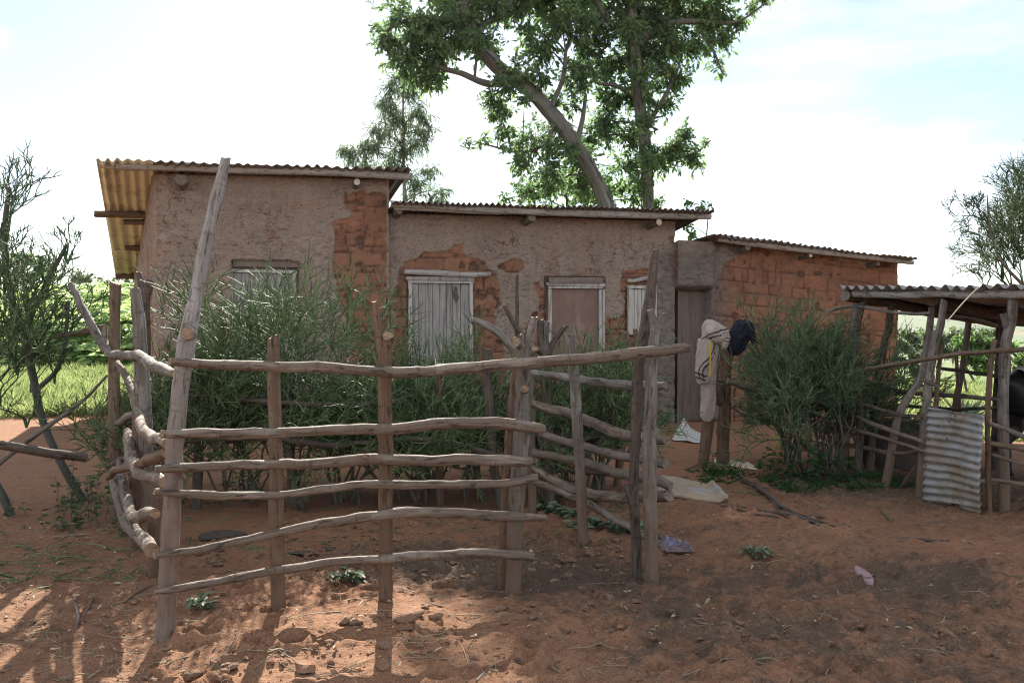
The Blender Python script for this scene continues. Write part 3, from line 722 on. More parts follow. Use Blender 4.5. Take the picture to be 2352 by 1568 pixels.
# ------------------------------------------------------------------ pole fences
def ypost(y): return EYE * F_PX / (y - 733.)
def post(par, pts, seed, mats=None, forks=(), sides=14, name='post', knots=1., rough=.07, wob=.2):
    g = Geo(); pole(g, pxpole(pts, True), sides, rough, seed, wob, knots)
    for f in forks: pole(g, pxpole(f), 12, .08, seed + 41, .12, .5)
    return g.build(name, mats or [M_POST, M_CUT], par)
def rail(par, pts, seed, mats=None, sides=14, forks=(), wob=.45, rough=.10, knots=2.5):
    g = Geo(); pole(g, pxpole(pts), sides, rough, seed, wob, knots)
    for f in forks: pole(g, pxpole(f), 10, .08, seed + 41, .12, .5)
    return g.build('rail', mats or [M_RAIL, M_CUT], par)
GF = 'pole fences of the cattle pen'
yc, y2, y3, y4, y6 = ypost(1480), ypost(1420), ypost(1395), ypost(1372), ypost(1345)
fr = thing('pole_fence', 'front run of the cattle pen, six long pale rails on rough posts', 'fence', [*P(378, 1480, yc)[:2], 0], GF)
post(fr, [(377, 1480, yc, 22), (385, 1330, yc, 21), (396, 1150, yc, 20.5), (404, 1000, yc, 20), (418, 860, yc, 19.5), (430, 780, yc, 20), (446, 700, yc, 16), (468, 580, yc, 15.5), (492, 470, yc, 14), (519, 361, yc, 10.5)], 1,
     [M_CORNER, M_CUT], forks=[[(441, 770, yc, 12), (434, 766, yc - .05, 15), (430, 764, yc - .10, 15)]])
post(fr, [(638, 1420, y2, 17.5), (634, 1200, y2, 16.5), (632, 1000, y2, 15.5), (628, 775, y2, 14.5)], 2)
post(fr, [(886, 1396, y3, 16), (885, 1250, y3, 16.5), (888, 1050, y3, 16.5), (884, 880, y3, 16), (882, 800, y3, 17)], 3, [M_BROWN, M_CUT],
     forks=[[(880, 830, y3, 14), (872, 780, y3, 11), (862, 693, y3, 9)], [(884, 830, y3, 14), (889, 790, y3, 14), (891, 771, y3 - .03, 13)]])
post(fr, [(1176, 1374, y4, 18.5), (1184, 1200, y4, 18), (1193, 1050, y4, 18.5), (1200, 900, y4, 17.5), (1204, 830, y4, 18), (1203, 800, y4, 17)], 4, [M_GREY, M_CUT],
     forks=[[(1205, 840, y4, 14), (1215, 790, y4, 11), (1229, 728, y4, 8)], [(1200, 830, y4, 14), (1196, 795, y4, 13), (1191, 771, y4, 12)], [(1200, 800, y4, 12), (1192, 788, y4 - .04, 10), (1187, 786, y4 - .07, 10)],
            [(1215, 815, y4, 9), (1225, 805, y4 - .02, 9), (1229, 800, y4 - .03, 8)], [(1206, 893, y4 - .03, 12), (1206, 893, y4 - .055, 10), (1206, 893, y4 - .066, 8)]])
post(fr, [(1152, 1362, 5.12, 12), (1160, 1200, 5.12, 13), (1168, 1050, 5.12, 12.5), (1182, 900, 5.12, 11.5), (1192, 800, 5.12, 9)], 5, [M_BROWN, M_CUT])
post(fr, [(1464, 1328, 5.36, 12.5), (1458, 1200, 5.36, 12), (1455, 1130, 5.36, 11), (1462, 950, 5.36, 12), (1470, 820, 5.36, 13), (1487, 720, 5.36, 14.5), (1499, 640, 5.36, 12), (1507, 574, 5.36, 9)], 6, [M_DARK, M_CUT],
     forks=[[(1458, 1160, 5.36, 13), (1448, 1130, 5.38, 12), (1440, 1112, 5.4, 10)]])
post(fr, [(1496, 1347, y6, 17), (1493, 1200, y6, 16.5), (1492, 1050, y6, 16.5), (1496, 940, y6, 15), (1496, 850, y6, 15), (1504, 790, y6, 14), (1510, 755, y6, 14.5)], 7, [M_GREY, M_CUT],
     forks=[[(1507, 770, y6, 12), (1500, 735, y6, 9), (1494, 710, y6, 8)], [(1510, 770, y6, 12), (1515, 740, y6, 10), (1521, 717, y6, 8)], [(1497, 1000, y6, 13), (1507, 990, y6 - .02, 10), (1512, 984, y6 - .02, 7)],
            [(1490, 1100, y6, 10), (1480, 1085, y6, 8), (1473, 1078, y6, 7)], [(1510, 800, y6, 10), (1519, 789, y6, 6), (1524, 778, y6, 5)]])
def fy(x, d=.13): return float(np.interp(x, [378, 637, 886, 1178, 1495, 1600], [yc, y2, y3, y4, y6, y6 + .1])) - d
def frail(pts, seed, d=.13, **kw): return rail(fr, [(x, y, fy(x, d), r) for x, y, r in pts], seed, **kw)
frail([(386, 832, 10), (480, 837, 11), (640, 842, 12), (780, 848, 12.5), (885, 854, 13), (960, 853, 13), (1080, 845, 13), (1180, 836, 13.5), (1330, 823, 13), (1450, 812, 13), (1530, 805, 12), (1576, 800, 11)], 11, .16,
      forks=[[(1560, 802, fy(1560, .16), 9), (1576, 797, fy(1570, .16), 6), (1586, 794, fy(1570, .16), 3)], [(1560, 802, fy(1560, .16), 8), (1578, 804, fy(1570, .16), 5), (1585, 805, fy(1570, .15), 3)]])
frail([(368, 997, 10), (440, 998, 11.5), (560, 995, 11.5), (700, 988, 12), (885, 983, 12.5), (1000, 976, 13), (1100, 970, 13), (1180, 974, 13.5), (1247, 985, 11)], 12)
frail([(358, 1077, 9), (440, 1074, 10.5), (640, 1064, 11.5), (760, 1060, 12), (885, 1056, 13), (1040, 1057, 12), (1140, 1054, 12.5), (1217, 1057, 11)], 13, .11, forks=[[(850, 1054, fy(850, .11), 8), (843, 1048, fy(850, .15), 7), (838, 1046, fy(850, .17), 5)]])
frail([(353, 1131, 8), (470, 1137, 9.5), (580, 1139, 9), (650, 1135, 9), (760, 1120, 9.5), (885, 1112, 10), (1000, 1114, 10), (1100, 1113, 10), (1190, 1104, 10), (1233, 1096, 8)], 14, .12)
frail([(356, 1277, 7), (450, 1265, 9.5), (560, 1242, 10), (700, 1212, 11), (820, 1191, 11.5), (900, 1180, 12), (960, 1176, 11.5), (1080, 1181, 11.5), (1170, 1186, 11.5), (1250, 1190, 7)], 15, .13)
frail([(358, 1357, 6), (420, 1346, 9), (520, 1331, 9.5), (640, 1308, 10), (760, 1293, 10), (885, 1282, 10.5), (1000, 1276, 10.5), (1100, 1271, 11), (1180, 1273, 11.5), (1226, 1279, 11)], 16, .12)
# left run
fl = thing('pole_fence', 'crooked side run of the cattle pen beside the spindly green pencil tree', 'fence', [*P(270, 1200, 6.8)[:2], 0], GF)
post(fl, [(268, 1205, 6.85, 13), (264, 1000, 6.85, 14), (262, 850, 6.85, 12.5), (264, 730, 6.85, 11.5), (266, 650, 6.85, 13)], 21, [M_POST, M_CUT], wob=.1)
post(fl, [(314, 1262, 6.05, 15), (316, 1100, 6.05, 16), (320, 900, 6.05, 13), (321, 790, 6.05, 12), (314, 720, 6.05, 11.5), (309, 664, 6.05, 10)], 22, [M_BROWN, M_CUT])
post(fl, [(340, 1255, 5.9, 12), (337, 1050, 5.9, 15), (330, 900, 5.9, 16), (322, 800, 5.9, 15.5), (318, 722, 5.9, 12.5), (310, 664, 5.9, 11)], 23, [M_GREY, M_CUTD])
post(fl, [(352, 1325, 5.35, 12), (352, 1200, 5.35, 12), (350, 1180, 5.35, 10)], 24, [M_BROWN, M_CUT])
post(fl, [(338, 870, 6.9, 10), (333, 760, 6.9, 11), (331, 690, 6.9, 12), (333, 668, 6.9, 14)], 25, [M_DARK, M_CUTD], forks=[[(332, 680, 6.9, 12), (325, 655, 6.9, 8), (318, 625, 6.9, 6)], [(334, 675, 6.9, 12), (342, 655, 6.9, 9), (346, 640, 6.88, 8)]])
rail(fl, [(164, 655, 7.3, 7), (188, 705, 7.2, 8.5), (215, 755, 7.1, 9.5), (238, 805, 7.0, 9)], 26, [M_GREY, M_CUT])
rail(fl, [(240, 752, 6.9, 6), (240, 785, 6.85, 8), (255, 812, 6.7, 9.5), (290, 815, 6.2, 10), (318, 817, 5.6, 11.5), (345, 836, 5.1, 13), (372, 848, 4.75, 13), (404, 856, 4.5, 9)], 27, [M_GREY, M_CUT])
rail(fl, [(270, 832, 6.6, 6), (288, 860, 6.4, 8), (305, 905, 6.1, 9), (315, 950, 5.8, 10), (325, 985, 5.4, 12), (345, 1002, 5.0, 13), (366, 1008, 4.65, 13), (384, 1018, 4.4, 12)], 28, [M_RAIL, M_CUT])
rail(fl, [(291, 990, 6.2, 9), (300, 1040, 5.8, 13), (309, 1068, 5.4, 13), (325, 1088, 5.0, 14), (350, 1099, 4.7, 14), (382, 1106, 4.42, 14)], 29, [M_RAIL, M_CUT])
rail(fl, [(248, 1098, 6.2, 6), (270, 1078, 5.7, 9), (310, 1072, 5.3, 9), (340, 1058, 4.9, 13), (372, 1044, 4.6, 12), (384, 1040, 4.45, 10)], 30, [M_BROWN, M_CUT])
rail(fl, [(272, 1062, 6.4, 7), (280, 1100, 6.1, 10), (292, 1140, 5.7, 11), (303, 1178, 5.3, 12), (318, 1190, 5.0, 14), (336, 1180, 4.8, 15), (358, 1180, 4.55, 11)], 31, [M_RAIL, M_CUT])
rail(fl, [(262, 1090, 6.5, 10), (268, 1130, 6.2, 12), (282, 1172, 5.8, 13), (306, 1215, 5.3, 13.5), (330, 1242, 4.9, 15.5), (351, 1265, 4.55, 17.5)], 32, [M_RAIL, M_CUT])
rail(fl, [(245, 985, 7.2, 6), (275, 970, 6.8, 9), (310, 950, 6.4, 8)], 33, [M_GREY, M_CUTD])
rail(fl, [(247, 1070, 6.9, 6), (280, 1055, 6.5, 7), (300, 1050, 6.3, 7)], 34, [M_DARK, M_CUTD])
rail(fl, [(120, 772, 7.6, 5), (170, 764, 7.5, 7), (215, 757, 7.4, 8), (242, 750, 7.3, 6)], 35, [M_RAIL, M_CUT])
# right run
fq = thing('pole_fence', 'slanting side run of the cattle pen with six rails behind a grey leaning post', 'fence', [*P(1340, 1255, 6.1)[:2], 0], GF)
post(fq, [(1341, 1256, 6.12, 12.5), (1334, 1100, 6.12, 12.5), (1326, 960, 6.12, 12), (1316, 860, 6.12, 12.5), (1304, 766, 6.12, 13)], 41, [M_GREY, M_CUTD])
post(fq, [(1222, 1178, 7.1, 9), (1222, 1050, 7.1, 9), (1220, 930, 7.1, 9), (1218, 840, 7.1, 8)], 42, [M_GREY, M_CUTD])
def qy(x): return float(np.interp(x, [1225, 1530], [7.0, 5.42]))
for k, (pts, mm) in enumerate(((
        [(1222, 858, 9), (1300, 866, 11), (1380, 879, 12), (1440, 884, 13), (1480, 885, 13), (1526, 884, 9)], M_GREY),
        ([(1222, 928, 10), (1290, 944, 12), (1360, 970, 13), (1430, 996, 14), (1490, 1007, 13), (1533, 1010, 11)], M_RAIL),
        ([(1244, 996, 8), (1310, 1016, 10), (1400, 1042, 10.5), (1460, 1052, 11), (1530, 1068, 10)], M_GREY),
        ([(1226, 1038, 9), (1300, 1052, 11), (1380, 1073, 12.5), (1460, 1094, 13), (1510, 1103, 14), (1541, 1117, 12)], M_GREY),
        ([(1226, 1076, 9), (1280, 1108, 11), (1340, 1132, 12), (1420, 1140, 14), (1480, 1137, 15), (1537, 1136, 15)], M_RAIL),
        ([(1216, 1100, 8), (1300, 1130, 10), (1370, 1166, 10), (1440, 1207, 10), (1520, 1252, 9)], M_RAIL))):
    rail(fq, [(x, y, qy(x), r * .92) for x, y, r in pts], 43 + k, [mm, M_CUTD])
# back run inside the hedge
fb = thing('pole_fence', 'old dark run of posts and thin rails buried in the long green hedge', 'fence', [*P(900, 1150, 7.5)[:2], 0], GF)
for k, pts in enumerate(([(452, 1175, 7.25, 10), (455, 1060, 7.25, 11), (460, 960, 7.25, 9)], [(505, 900, 7.3, 8), (507, 800, 7.3, 8), (518, 731, 7.3, 6)], [(690, 1175, 7.25, 12), (672, 1080, 7.25, 12), (655, 1000, 7.3, 10)],
                         [(1012, 1140, 7.5, 9), (1008, 1000, 7.5, 10), (1012, 900, 7.5, 11), (1015, 860, 7.5, 9)], [(1150, 1170, 7.3, 9), (1132, 1050, 7.3, 11), (1120, 900, 7.3, 11), (1116, 800, 7.3, 9)],
                         [(1418, 1120, 8.0, 9), (1430, 980, 8.0, 11), (1437, 860, 8.0, 12), (1436, 762, 8.0, 9)], [(1185, 900, 7.6, 4), (1187, 760, 7.6, 4.5), (1188, 632, 7.6, 4)], [(1460, 900, 7.7, 5), (1461, 800, 7.7, 6), (1459, 756, 7.7, 5)])):
    post(fb, pts, 60 + k, [M_BROWN if k % 2 else M_DARK, M_CUTD])
for k, pts in enumerate(([(350, 912, 7.1, 4), (450, 908, 7.1, 5), (560, 918, 7.1, 6), (760, 930, 7.1, 6), (920, 922, 7.1, 5)], [(430, 1012, 7.1, 5), (600, 1005, 7.1, 7), (760, 1020, 7.1, 7), (900, 1008, 7.1, 5)],
                         [(760, 1062, 7.2, 6), (860, 1030, 7.2, 7), (930, 1008, 7.2, 7), (1040, 1020, 7.2, 8), (1130, 1045, 7.2, 7), (1225, 1062, 7.2, 5)],
                         [(690, 1112, 7.15, 5), (800, 1110, 7.15, 6), (930, 1100, 7.15, 6)], [(1235, 992, 7.5, 8), (1330, 1003, 7.5, 9), (1420, 1000, 7.5, 9), (1500, 985, 7.5, 5)],
                         [(1235, 1005, 7.4, 5), (1330, 1025, 7.4, 6), (1430, 1036, 7.4, 6)], [(1260, 1075, 7.4, 7), (1360, 1082, 7.4, 8), (1470, 1095, 7.4, 7)])):
    rail(fb, pts, 75 + k, [M_DARK if k != 3 else M_POST, M_CUTD])
# pollarded stump and cut branches at the hedge
stp = thing('tree_stump', 'pollarded stump with cut prongs sticking out of the hedge before the framed door', 'stump', [*P(1256, 1150, 7.4)[:2], 0])
g = Geo(); pole(g, pxpole([(1262, 1160, 7.4, 13), (1258, 1000, 7.4, 13), (1256, 880, 7.4, 13), (1254, 800, 7.4, 14)], True), 12, .1, 90, .2); g.build('trunk', [M_DARK, M_CUTD], stp)
for k, f in enumerate(([(1252, 815, 7.4, 12), (1243, 785, 7.4, 8), (1241, 735, 7.4, 8)], [(1256, 810, 7.4, 11), (1254, 780, 7.4, 7), (1256, 738, 7.38, 7)], [(1258, 812, 7.4, 10), (1275, 780, 7.4, 7), (1299, 748, 7.4, 6)], [(1250, 810, 7.4, 10), (1220, 790, 7.35, 7), (1185, 750, 7.3, 6), (1158, 700, 7.3, 5)])):
    g = Geo(); pole(g, pxpole(f), 10, .08, 91 + k, .1, .5); g.build('prong', [M_DARK if k != 1 else M_GREY, M_CUTP], stp)
g = Geo(); pole(g, pxpole([(1088, 735, 6.9, 7.5), (1120, 748, 6.9, 8), (1150, 770, 6.9, 8.5), (1180, 805, 6.95, 8)]), 12, .06, 96, .1, .5)
tag(g.build('cut_branch', [M_GREY, M_CUTP], org=P(1180, 805, 6.95)), 'thick bare branch with a pale cut end poking left out of the hedge', 'branch')
# loose timber by the pencil tree
g = Geo(); pole(g, pxpole([(-60, 1014, 5.9, 10), (40, 1027, 6.0, 11), (120, 1040, 6.1, 11), (198, 1050, 6.2, 10)]), 12, .08, 97, .15, 1)
tag(g.build('fence_rail', [M_DARK, M_CUTD], org=P(100, 1040, 6.1)), 'dark weathered rail ending in a splintered tip across the pencil tree', 'rail')
g = Geo(); pole(g, pxpole([(-30, 1085, 6.6, 7), (50, 1022, 6.8, 6.5), (130, 965, 7.0, 5), (190, 920, 7.2, 4), (246, 862, 7.3, 3)]), 9, .06, 98, .2, .5)
tag(g.build('leaning_pole', [M_GREY, M_CUTD], org=P(50, 1020, 6.8)), 'thin grey pole leaning up from the pencil tree to the split fence post', 'pole')
# ------------------------------------------------------------------ pencil bushes
def pencil(base, h, spread, nstem, seed, levels=5, kid=(2, 4), r0=.016, tilt=(0, 0), lenf=.70, first=.33, rmin=.0036, mid=1, up=.07, base_w=.12, minlev=3, ang=1.15):
    rs = np.random.default_rng(seed)
    stem, twig = Geo(), Geo()
    n = nstem
    a = rs.uniform(0, 2 * math.pi, n)
    pos = np.asarray(base)[None] + np.stack([np.cos(a), np.sin(a), 0 * a], -1) * rs.uniform(0, base_w, n)[:, None]
    pos[:, 2] -= .05
    D = nrm(np.stack([np.cos(a) * rs.uniform(0, spread, n) + tilt[0], np.sin(a) * rs.uniform(0, spread, n) + tilt[1], np.ones(n)], -1))
    segs(stem, np.tile(np.asarray(base)[None] - np.array([0, 0, .12]), (n, 1)), pos, np.full(n, r0), np.full(n, r0), 5, tone=np.full(n, .3))
    L = h * first * rs.uniform(.75, 1.25, n); r = np.full(n, r0) * rs.uniform(.7, 1.2, n)
    for lv in range(levels + 1):
        last = lv == levels
        p = pos; d = D; ns = 3 if lv <= 2 else 2
        mids = []
        for k in range(ns):
            d = nrm(d + rs.normal(0, .15, d.shape) + np.array([0, 0, up * (1 if lv > 0 else .3)]))
            q = p + d * (L / ns)[:, None]
            ra = np.maximum(r * (1 - .25 * k / ns), rmin * .8); rb = np.maximum(r * (1 - .25 * (k + 1) / ns), rmin * .8)
            if last and k == ns - 1: rb = ra * .5
            segs(stem if lv < minlev else twig, p, q, ra, rb, 5 if lv < minlev else 4, tone=np.clip(rs.normal(.12 + .11 * lv, .30, len(p)) if lv >= minlev else rs.uniform(0, 1, len(p)), 0, 1))
            if k < ns - 1: mids.append((q, d))
            p = q
        if last: break
        nk = rs.integers(kid[0], kid[1] + 1, len(p))
        src_p = np.repeat(p, nk, 0); src_d = np.repeat(d, nk, 0); ll = np.repeat(L, nk); rr = np.repeat(r, nk)
        if mid and lv >= 1:
            for (mp, md) in mids[-1:]:
                sel = rs.random(len(mp)) < .7 * mid
                src_p = np.vstack([src_p, mp[sel]]); src_d = np.vstack([src_d, md[sel]]); ll = np.concatenate([ll, L[sel] * .9]); rr = np.concatenate([rr, r[sel] * .85])
        rd = nrm(rs.normal(0, 1, src_d.shape)); rd = rd - src_d * (rd * src_d).sum(1, keepdims=True); rd = nrm(rd)
        D = nrm(src_d + rd * rs.uniform(.35, ang, len(src_d))[:, None])
        pos = src_p; L = ll * lenf * rs.uniform(.75, 1.25, len(ll)); r = np.maximum(rr * .62, rmin)
    return stem, twig
def bush(name, label, cat, x, ybase, h, spread, nstem, seed, group=None, Y=None, mat=None, stemmat=None, part='twigs', **kw):
    b = G(x, ybase) if Y is None else P(x, ybase, Y)
    b = np.array([b[0], b[1], gz1(b[0], b[1])])
    o = thing(name, label, cat, b, group)
    s, t = pencil(b, h, spread, nstem, seed, **kw)
    s.build('stems', stemmat or M_STEM, o); t.build(part, mat or M_PENCIL, o); return o
GH = 'pencil bushes of the long hedge'
for (x, yb, h, sp, n, lab, tl) in ((435, 1150, 1.46, .5, 8, 'green pencil bush at the hedge end, touching the tall corner post', (-.05, -.1)), (555, 1150, 1.74, .42, 10, 'green pencil bush covering the lower part of the tall house door', (0, 0)),
                               (665, 1152, 2.42, .28, 7, 'tallest pencil bush, its tips rising over the plaster beside the tall house door', (.02, 0)), (790, 1152, 1.68, .42, 10, 'green pencil bush before the exposed brick strip of the tall house', (0, 0)),
                               (905, 1150, 1.60, .42, 10, 'green pencil bush behind the forked brown fence post', (0, 0)), (1015, 1145, 1.60, .42, 10, 'feathery pencil bush in front of the grey plank door with the soot mark', (0, 0)),
                               (1120, 1145, 1.46, .45, 9, 'low pencil bush beneath the bare cut branch', (0, 0)), (1355, 1130, 1.58, .45, 10, 'pencil bush hiding the foot of the framed brown door', (.03, 0)), (1270, 1140, 1.3, .5, 6, 'small pencil bush around the pollarded stump', (0, 0))):
    bush('pencil_bush', lab, 'bush', x, yb, h, sp, n, int(x), GH, levels=5, tilt=tl, kid=(2, 3), mid=1.4, rmin=.0042, base_w=.3, first=.25, lenf=.75)
GR = 'pencil bushes before the brick house'
for (x, yb, h, sp, n, lab) in ((1806, 1062, 1.62, .18, 8, 'dark pencil bush right beside the post with the navy garment'), (1858, 1080, 1.68, .24, 9, 'middle dark pencil bush before the brick house, above the grass tufts'), (1908, 1078, 1.74, .15, 9, 'dark bushy pencil bush crowding the end of the cattle shed roof')):
    bush('pencil_bush', lab, 'bush', x, yb, h, sp, n, int(x), GR, mat=M_PENCILD, tilt=(.07 if x < 1830 else (-.07 if x > 1880 else 0), 0), ang=.9, levels=5, kid=(2, 3), mid=1.4, rmin=.0042, base_w=.3, first=.25, lenf=.75)
# big pencil tree at the picture's edge
lt = thing('pencil_tree', 'tall spindly pencil tree with bare green twigs beside the crooked fence run', 'tree', [*G(185, 1150)[:2], gz1(*G(185, 1150)[:2])])
g = Geo()
pole(g, pxpole([(200, 1165, 7.7, 9), (150, 1080, 7.6, 9), (105, 985, 7.6, 8.5), (82, 900, 7.6, 8.5), (72, 840, 7.6, 8), (70, 790, 7.6, 7)], True), 10, .05, 111, .2)
pole(g, pxpole([(30, 1195, 7.0, 9), (10, 1150, 7.0, 9), (-20, 1080, 7.0, 8), (-40, 950, 7.0, 8)], True), 10, .05, 112, .2)
pole(g, pxpole([(80, 900, 7.6, 6), (140, 830, 7.6, 5), (158, 690, 7.6, 4)]), 8, .05, 113, .2)
pole(g, pxpole([(72, 860, 7.6, 7), (60, 760, 7.6, 7), (108, 650, 7.6, 6), (155, 560, 7.6, 4)]), 8, .05, 114, .2)
pole(g, pxpole([(70, 800, 7.6, 8), (30, 700, 7.5, 8), (10, 560, 7.5, 7), (22, 430, 7.5, 5)]), 8, .05, 115, .2)
pole(g, pxpole([(-40, 960, 7.0, 8), (-30, 800, 7.1, 8), (-20, 640, 7.2, 7), (-8, 480, 7.2, 5)]), 8, .05, 116, .2)
g.build('trunk', [twig_mat('green_bark', (.055, .055, .042), (.085, .085, .065), .7), M_CUTD], lt)
st_, tw_ = Geo(), Geo()
class _M:
    def __init__(s, a): s.a = a
for k, (x, y, Y, h, sp, tx, n) in enumerate(((108, 650, 7.6, .55, .55, .05, 3), (155, 575, 7.6, .28, .5, .25, 3), (20, 500, 7.5, .62, .4, .05, 3), (60, 760, 7.6, .6, .7, .05, 4), (-8, 560, 7.2, .7, .4, .1, 4), (10, 640, 7.5, .6, .6, .2, 4), (158, 740, 7.6, .45, .7, .2, 3),
    (70, 870, 7.6, .4, 1.2, .2, 3), (-20, 760, 7.2, .7, .6, .2, 4), (-30, 880, 7.1, .7, .9, .2, 5), (125, 850, 7.6, .32, 1., .5, 3), (30, 760, 7.5, .7, .6, -.1, 4), (60, 950, 7.4, .28, 1.6, -.4, 3), (90, 770, 7.6, .5, .7, .1, 4), (-10, 820, 7.2, .7, .9, .3, 5), (40, 830, 7.4, .6, .8, .1, 5), (100, 800, 7.7, .55, .8, .1, 4), (0, 900, 7.1, .55, 1., .2, 5), (60, 700, 7.6, .5, .7, 0, 4))):
    s, t = pencil(P(x, y, Y), h * .95, sp, n, 400 + k, levels=4, kid=(2, 2), r0=.009, tilt=(tx, 0), first=.36, lenf=.78, base_w=.03, minlev=0, mid=.5, rmin=.0042, ang=.8)
    for gg in (s, t):
        for i, v in enumerate(gg.v): tw_.add(v, gg.q[i] - gg.q[i].min(), tone=gg.a['tone'][i][1])
tw_.build('twigs', M_PENCIL, lt)
# right pencil tree behind the shed
rt = thing('pencil_tree', 'tall dense pencil tree rising behind the cattle shed roof', 'tree', [8.4, 13.2, gz1(8.4, 13.2)])
g = Geo(); b = np.array([8.4, 13.2, gz1(8.4, 13.2)])
pole(g, [[*b - np.array([0, 0, .2]), .13], [b[0], b[1], 1.2, .12], [b[0] - .1, b[1], 2.6, .09], [b[0] - .1, b[1], 3.6, .05]], 10, .06, 120)
pole(g, [[*pxpole([(2345, 650, 13.2, 4)])[0]], *pxpole([(2300, 600, 13., 3), (2278, 545, 13., 2.6), (2270, 490, 13., 2), (2268, 450, 13., 1)])], 8, .05, 121)
g.build('trunk', [M_STEM if False else M_TREEBARK, M_CUTD], rt)
tw_ = Geo()
for k, (x, y, h, sp, tx, n) in enumerate(((2330, 600, 1.15, .5, -.1, 5), (2350, 520, 1.0, .4, -.1, 5), (2320, 650, 1.3, .8, -.3, 6), (2270, 500, .6, .9, -.5, 3), (2275, 560, .6, .9, -.6, 3), (2300, 630, .8, .9, -.4, 5), (2390, 600, 1.35, .5, 0, 7), (2350, 640, 1.0, .7, -.2, 6), (2348, 580, 1.1, .6, -.15, 6), (2420, 650, 1.8, .7, .1, 8), (2420, 470, 1.0, .5, .1, 6), (2320, 520, .6, .5, -.1, 3), (2265, 660, .5, 1.2, -.4, 3))):
    s, t = pencil(P(x, y, 13.1 + .3 * (k % 3)), h, sp, n, 500 + k, levels=4, kid=(2, 3), r0=.012, tilt=(tx, 0), first=.32, lenf=.76, base_w=.05, minlev=0, mid=.6, rmin=.0052)
    for gg in (s, t):
        for i, v in enumerate(gg.v): tw_.add(v, gg.q[i] - gg.q[i].min(), tone=gg.a['tone'][i][1])
tw_.build('twigs', M_PENCIL, rt)
# ------------------------------------------------------------------ broadleaf trees
def crown(g, clumps, Yc, leafL, leafW, seed, dens=1., droop=.25, dirs_down=.3, spread=.55, tone_mu=.4, per=7, up_bias=0.):
    """clumps: x, y, r px, depth offset -> leafy twigs spread through each ball"""
    rs = np.random.default_rng(seed); tw0, tw1 = [], []
    for (x, y, r, dY, dn) in clumps:
        c = P(x, y, Yc + dY); rad = r * (Yc + dY) / F_PX
        area = math.pi * rad * rad; n = int(max(6, dens * dn * 2.6 * area / (leafL * leafW * .6) / per))
        v = nrm(rs.normal(0, 1, (n, 3))) * (rs.random(n) ** .42)[:, None] * np.array([1, spread * 1.6, .95]) * rad
        v[::6] *= 1.22; v *= (1 + .45 * fbm(v * 2.2 / max(rad, .3) + seed, 2, seed))[:, None]
        keep = fbm((c + v) * 1.6, 2, seed + 5) > -.34
        v = v[keep]; n = len(v)
        tip = c + v; d = nrm(v + rs.normal(0, .45, v.shape) * rad * .6 + np.array([0, 0, -dirs_down * rad * .4 + up_bias]))
        st_ = tip - d * leafL * rs.uniform(1.2, 2.6, (n, 1))
        tw0.append(st_); tw1.append(tip)
        base_t = np.clip(rs.normal(tone_mu, .2, n) + .25 * fbm(tip * .9, 2, seed + 8), 0, .9)
        for k in range(per):
            f = (k + .5) / per
            q = st_ + (tip - st_) * f
            sd = nrm(np.cross(d, rs.normal(0, 1, d.shape)))
            ld = nrm(d * (.35 + .8 * f) + sd * (1.1 - .4 * f) + np.array([0, 0, -droop]) + rs.normal(0, .25, d.shape))
            tn = np.clip(base_t + rs.normal(0, .13, n), 0, .92); tn[rs.random(n) < .004] = 1.
            s = rs.uniform(.7, 1.2, n)
            leaves(g, q, ld, leafL * s, leafW * s, tn, rs=rs, fold=.18, droop=.12)
    return np.vstack(tw0), np.vstack(tw1)
def limbs(g, skel, clumps, Yc, seed, rpx=3.0, sides=6):
    """a thin crooked branch from the nearest point of the trunk to every clump"""
    S = np.vstack(skel)
    for k, (x, y, r, dY, dn) in enumerate(clumps):
        c = P(x, y, Yc + dY); d = np.linalg.norm(S[:, :3] - c + np.array([0, 0, .25]), axis=1); a = S[np.argmin(d)]
        L = np.linalg.norm(c - a[:3])
        if L < .3: continue
        m = (a[:3] + c) / 2 + np.array([0, 0, .12 * L]); rr = min(a[3] * .6, rpx * Yc / F_PX * (1 + .25 * L))
        pole(g, [[*a[:3], rr], [*m, rr * .65], [*c, rr * .3]], sides, .05, seed + k, .5, cap=0, step=.15)
YL, YU = 21., 22.5
trunkL = pxpole([(1495, 890, YL, 26), (1440, 620, YL, 20), (1394, 478, YL, 17), (1362, 405, YL, 16.5), (1322, 340, YL, 16.5), (1270, 270, YL, 17), (1212, 205, YL, 17), (1150, 162, YL - .2, 16), (1098, 105, YL - .3, 15), (1075, 60, YL - .4, 13), (1060, -40, YL - .5, 13), (1050, -160, YL - .6, 9)])
tl = thing('fig_tree', 'broadleaf tree with a thick grey trunk leaning left over the low roof', 'tree', [trunkL[0][0], trunkL[0][1], gz1(trunkL[0][0], trunkL[0][1])], 'broadleaf trees behind the houses')
brL = [pxpole(q) for q in ([(1185, 185, YL, 9), (1120, 193, YL - .3, 8), (1060, 170, YL - .5, 7), (1000, 150, YL - .6, 5), (930, 110, YL - .7, 3)], [(1090, 110, YL - .3, 9), (1110, 60, YL - .3, 8), (1150, 35, YL - .2, 7), (1200, -30, YL, 5)],
                          [(1262, 258, YL, 7), (1275, 225, YL + .2, 6), (1292, 180, YL + .3, 5), (1300, 120, YL + .4, 4)], [(1320, 335, YL, 8), (1335, 290, YL + .3, 6), (1345, 220, YL + .5, 4)], [(1275, 275, YL, 6), (1250, 330, YL - .3, 4), (1200, 350, YL - .5, 3), (1110, 330, YL - .7, 2)], [(1080, 80, YL - .4, 9), (1030, 50, YL - .6, 7), (960, 40, YL - .8, 5), (890, 70, YL - .8, 3)],
                          [(1062, -30, YL - .5, 9), (1130, -120, YL - .4, 7), (1230, -200, YL - .3, 5)], [(1055, -100, YL - .6, 8), (980, -180, YL - .8, 6), (900, -220, YL - .9, 4)])]
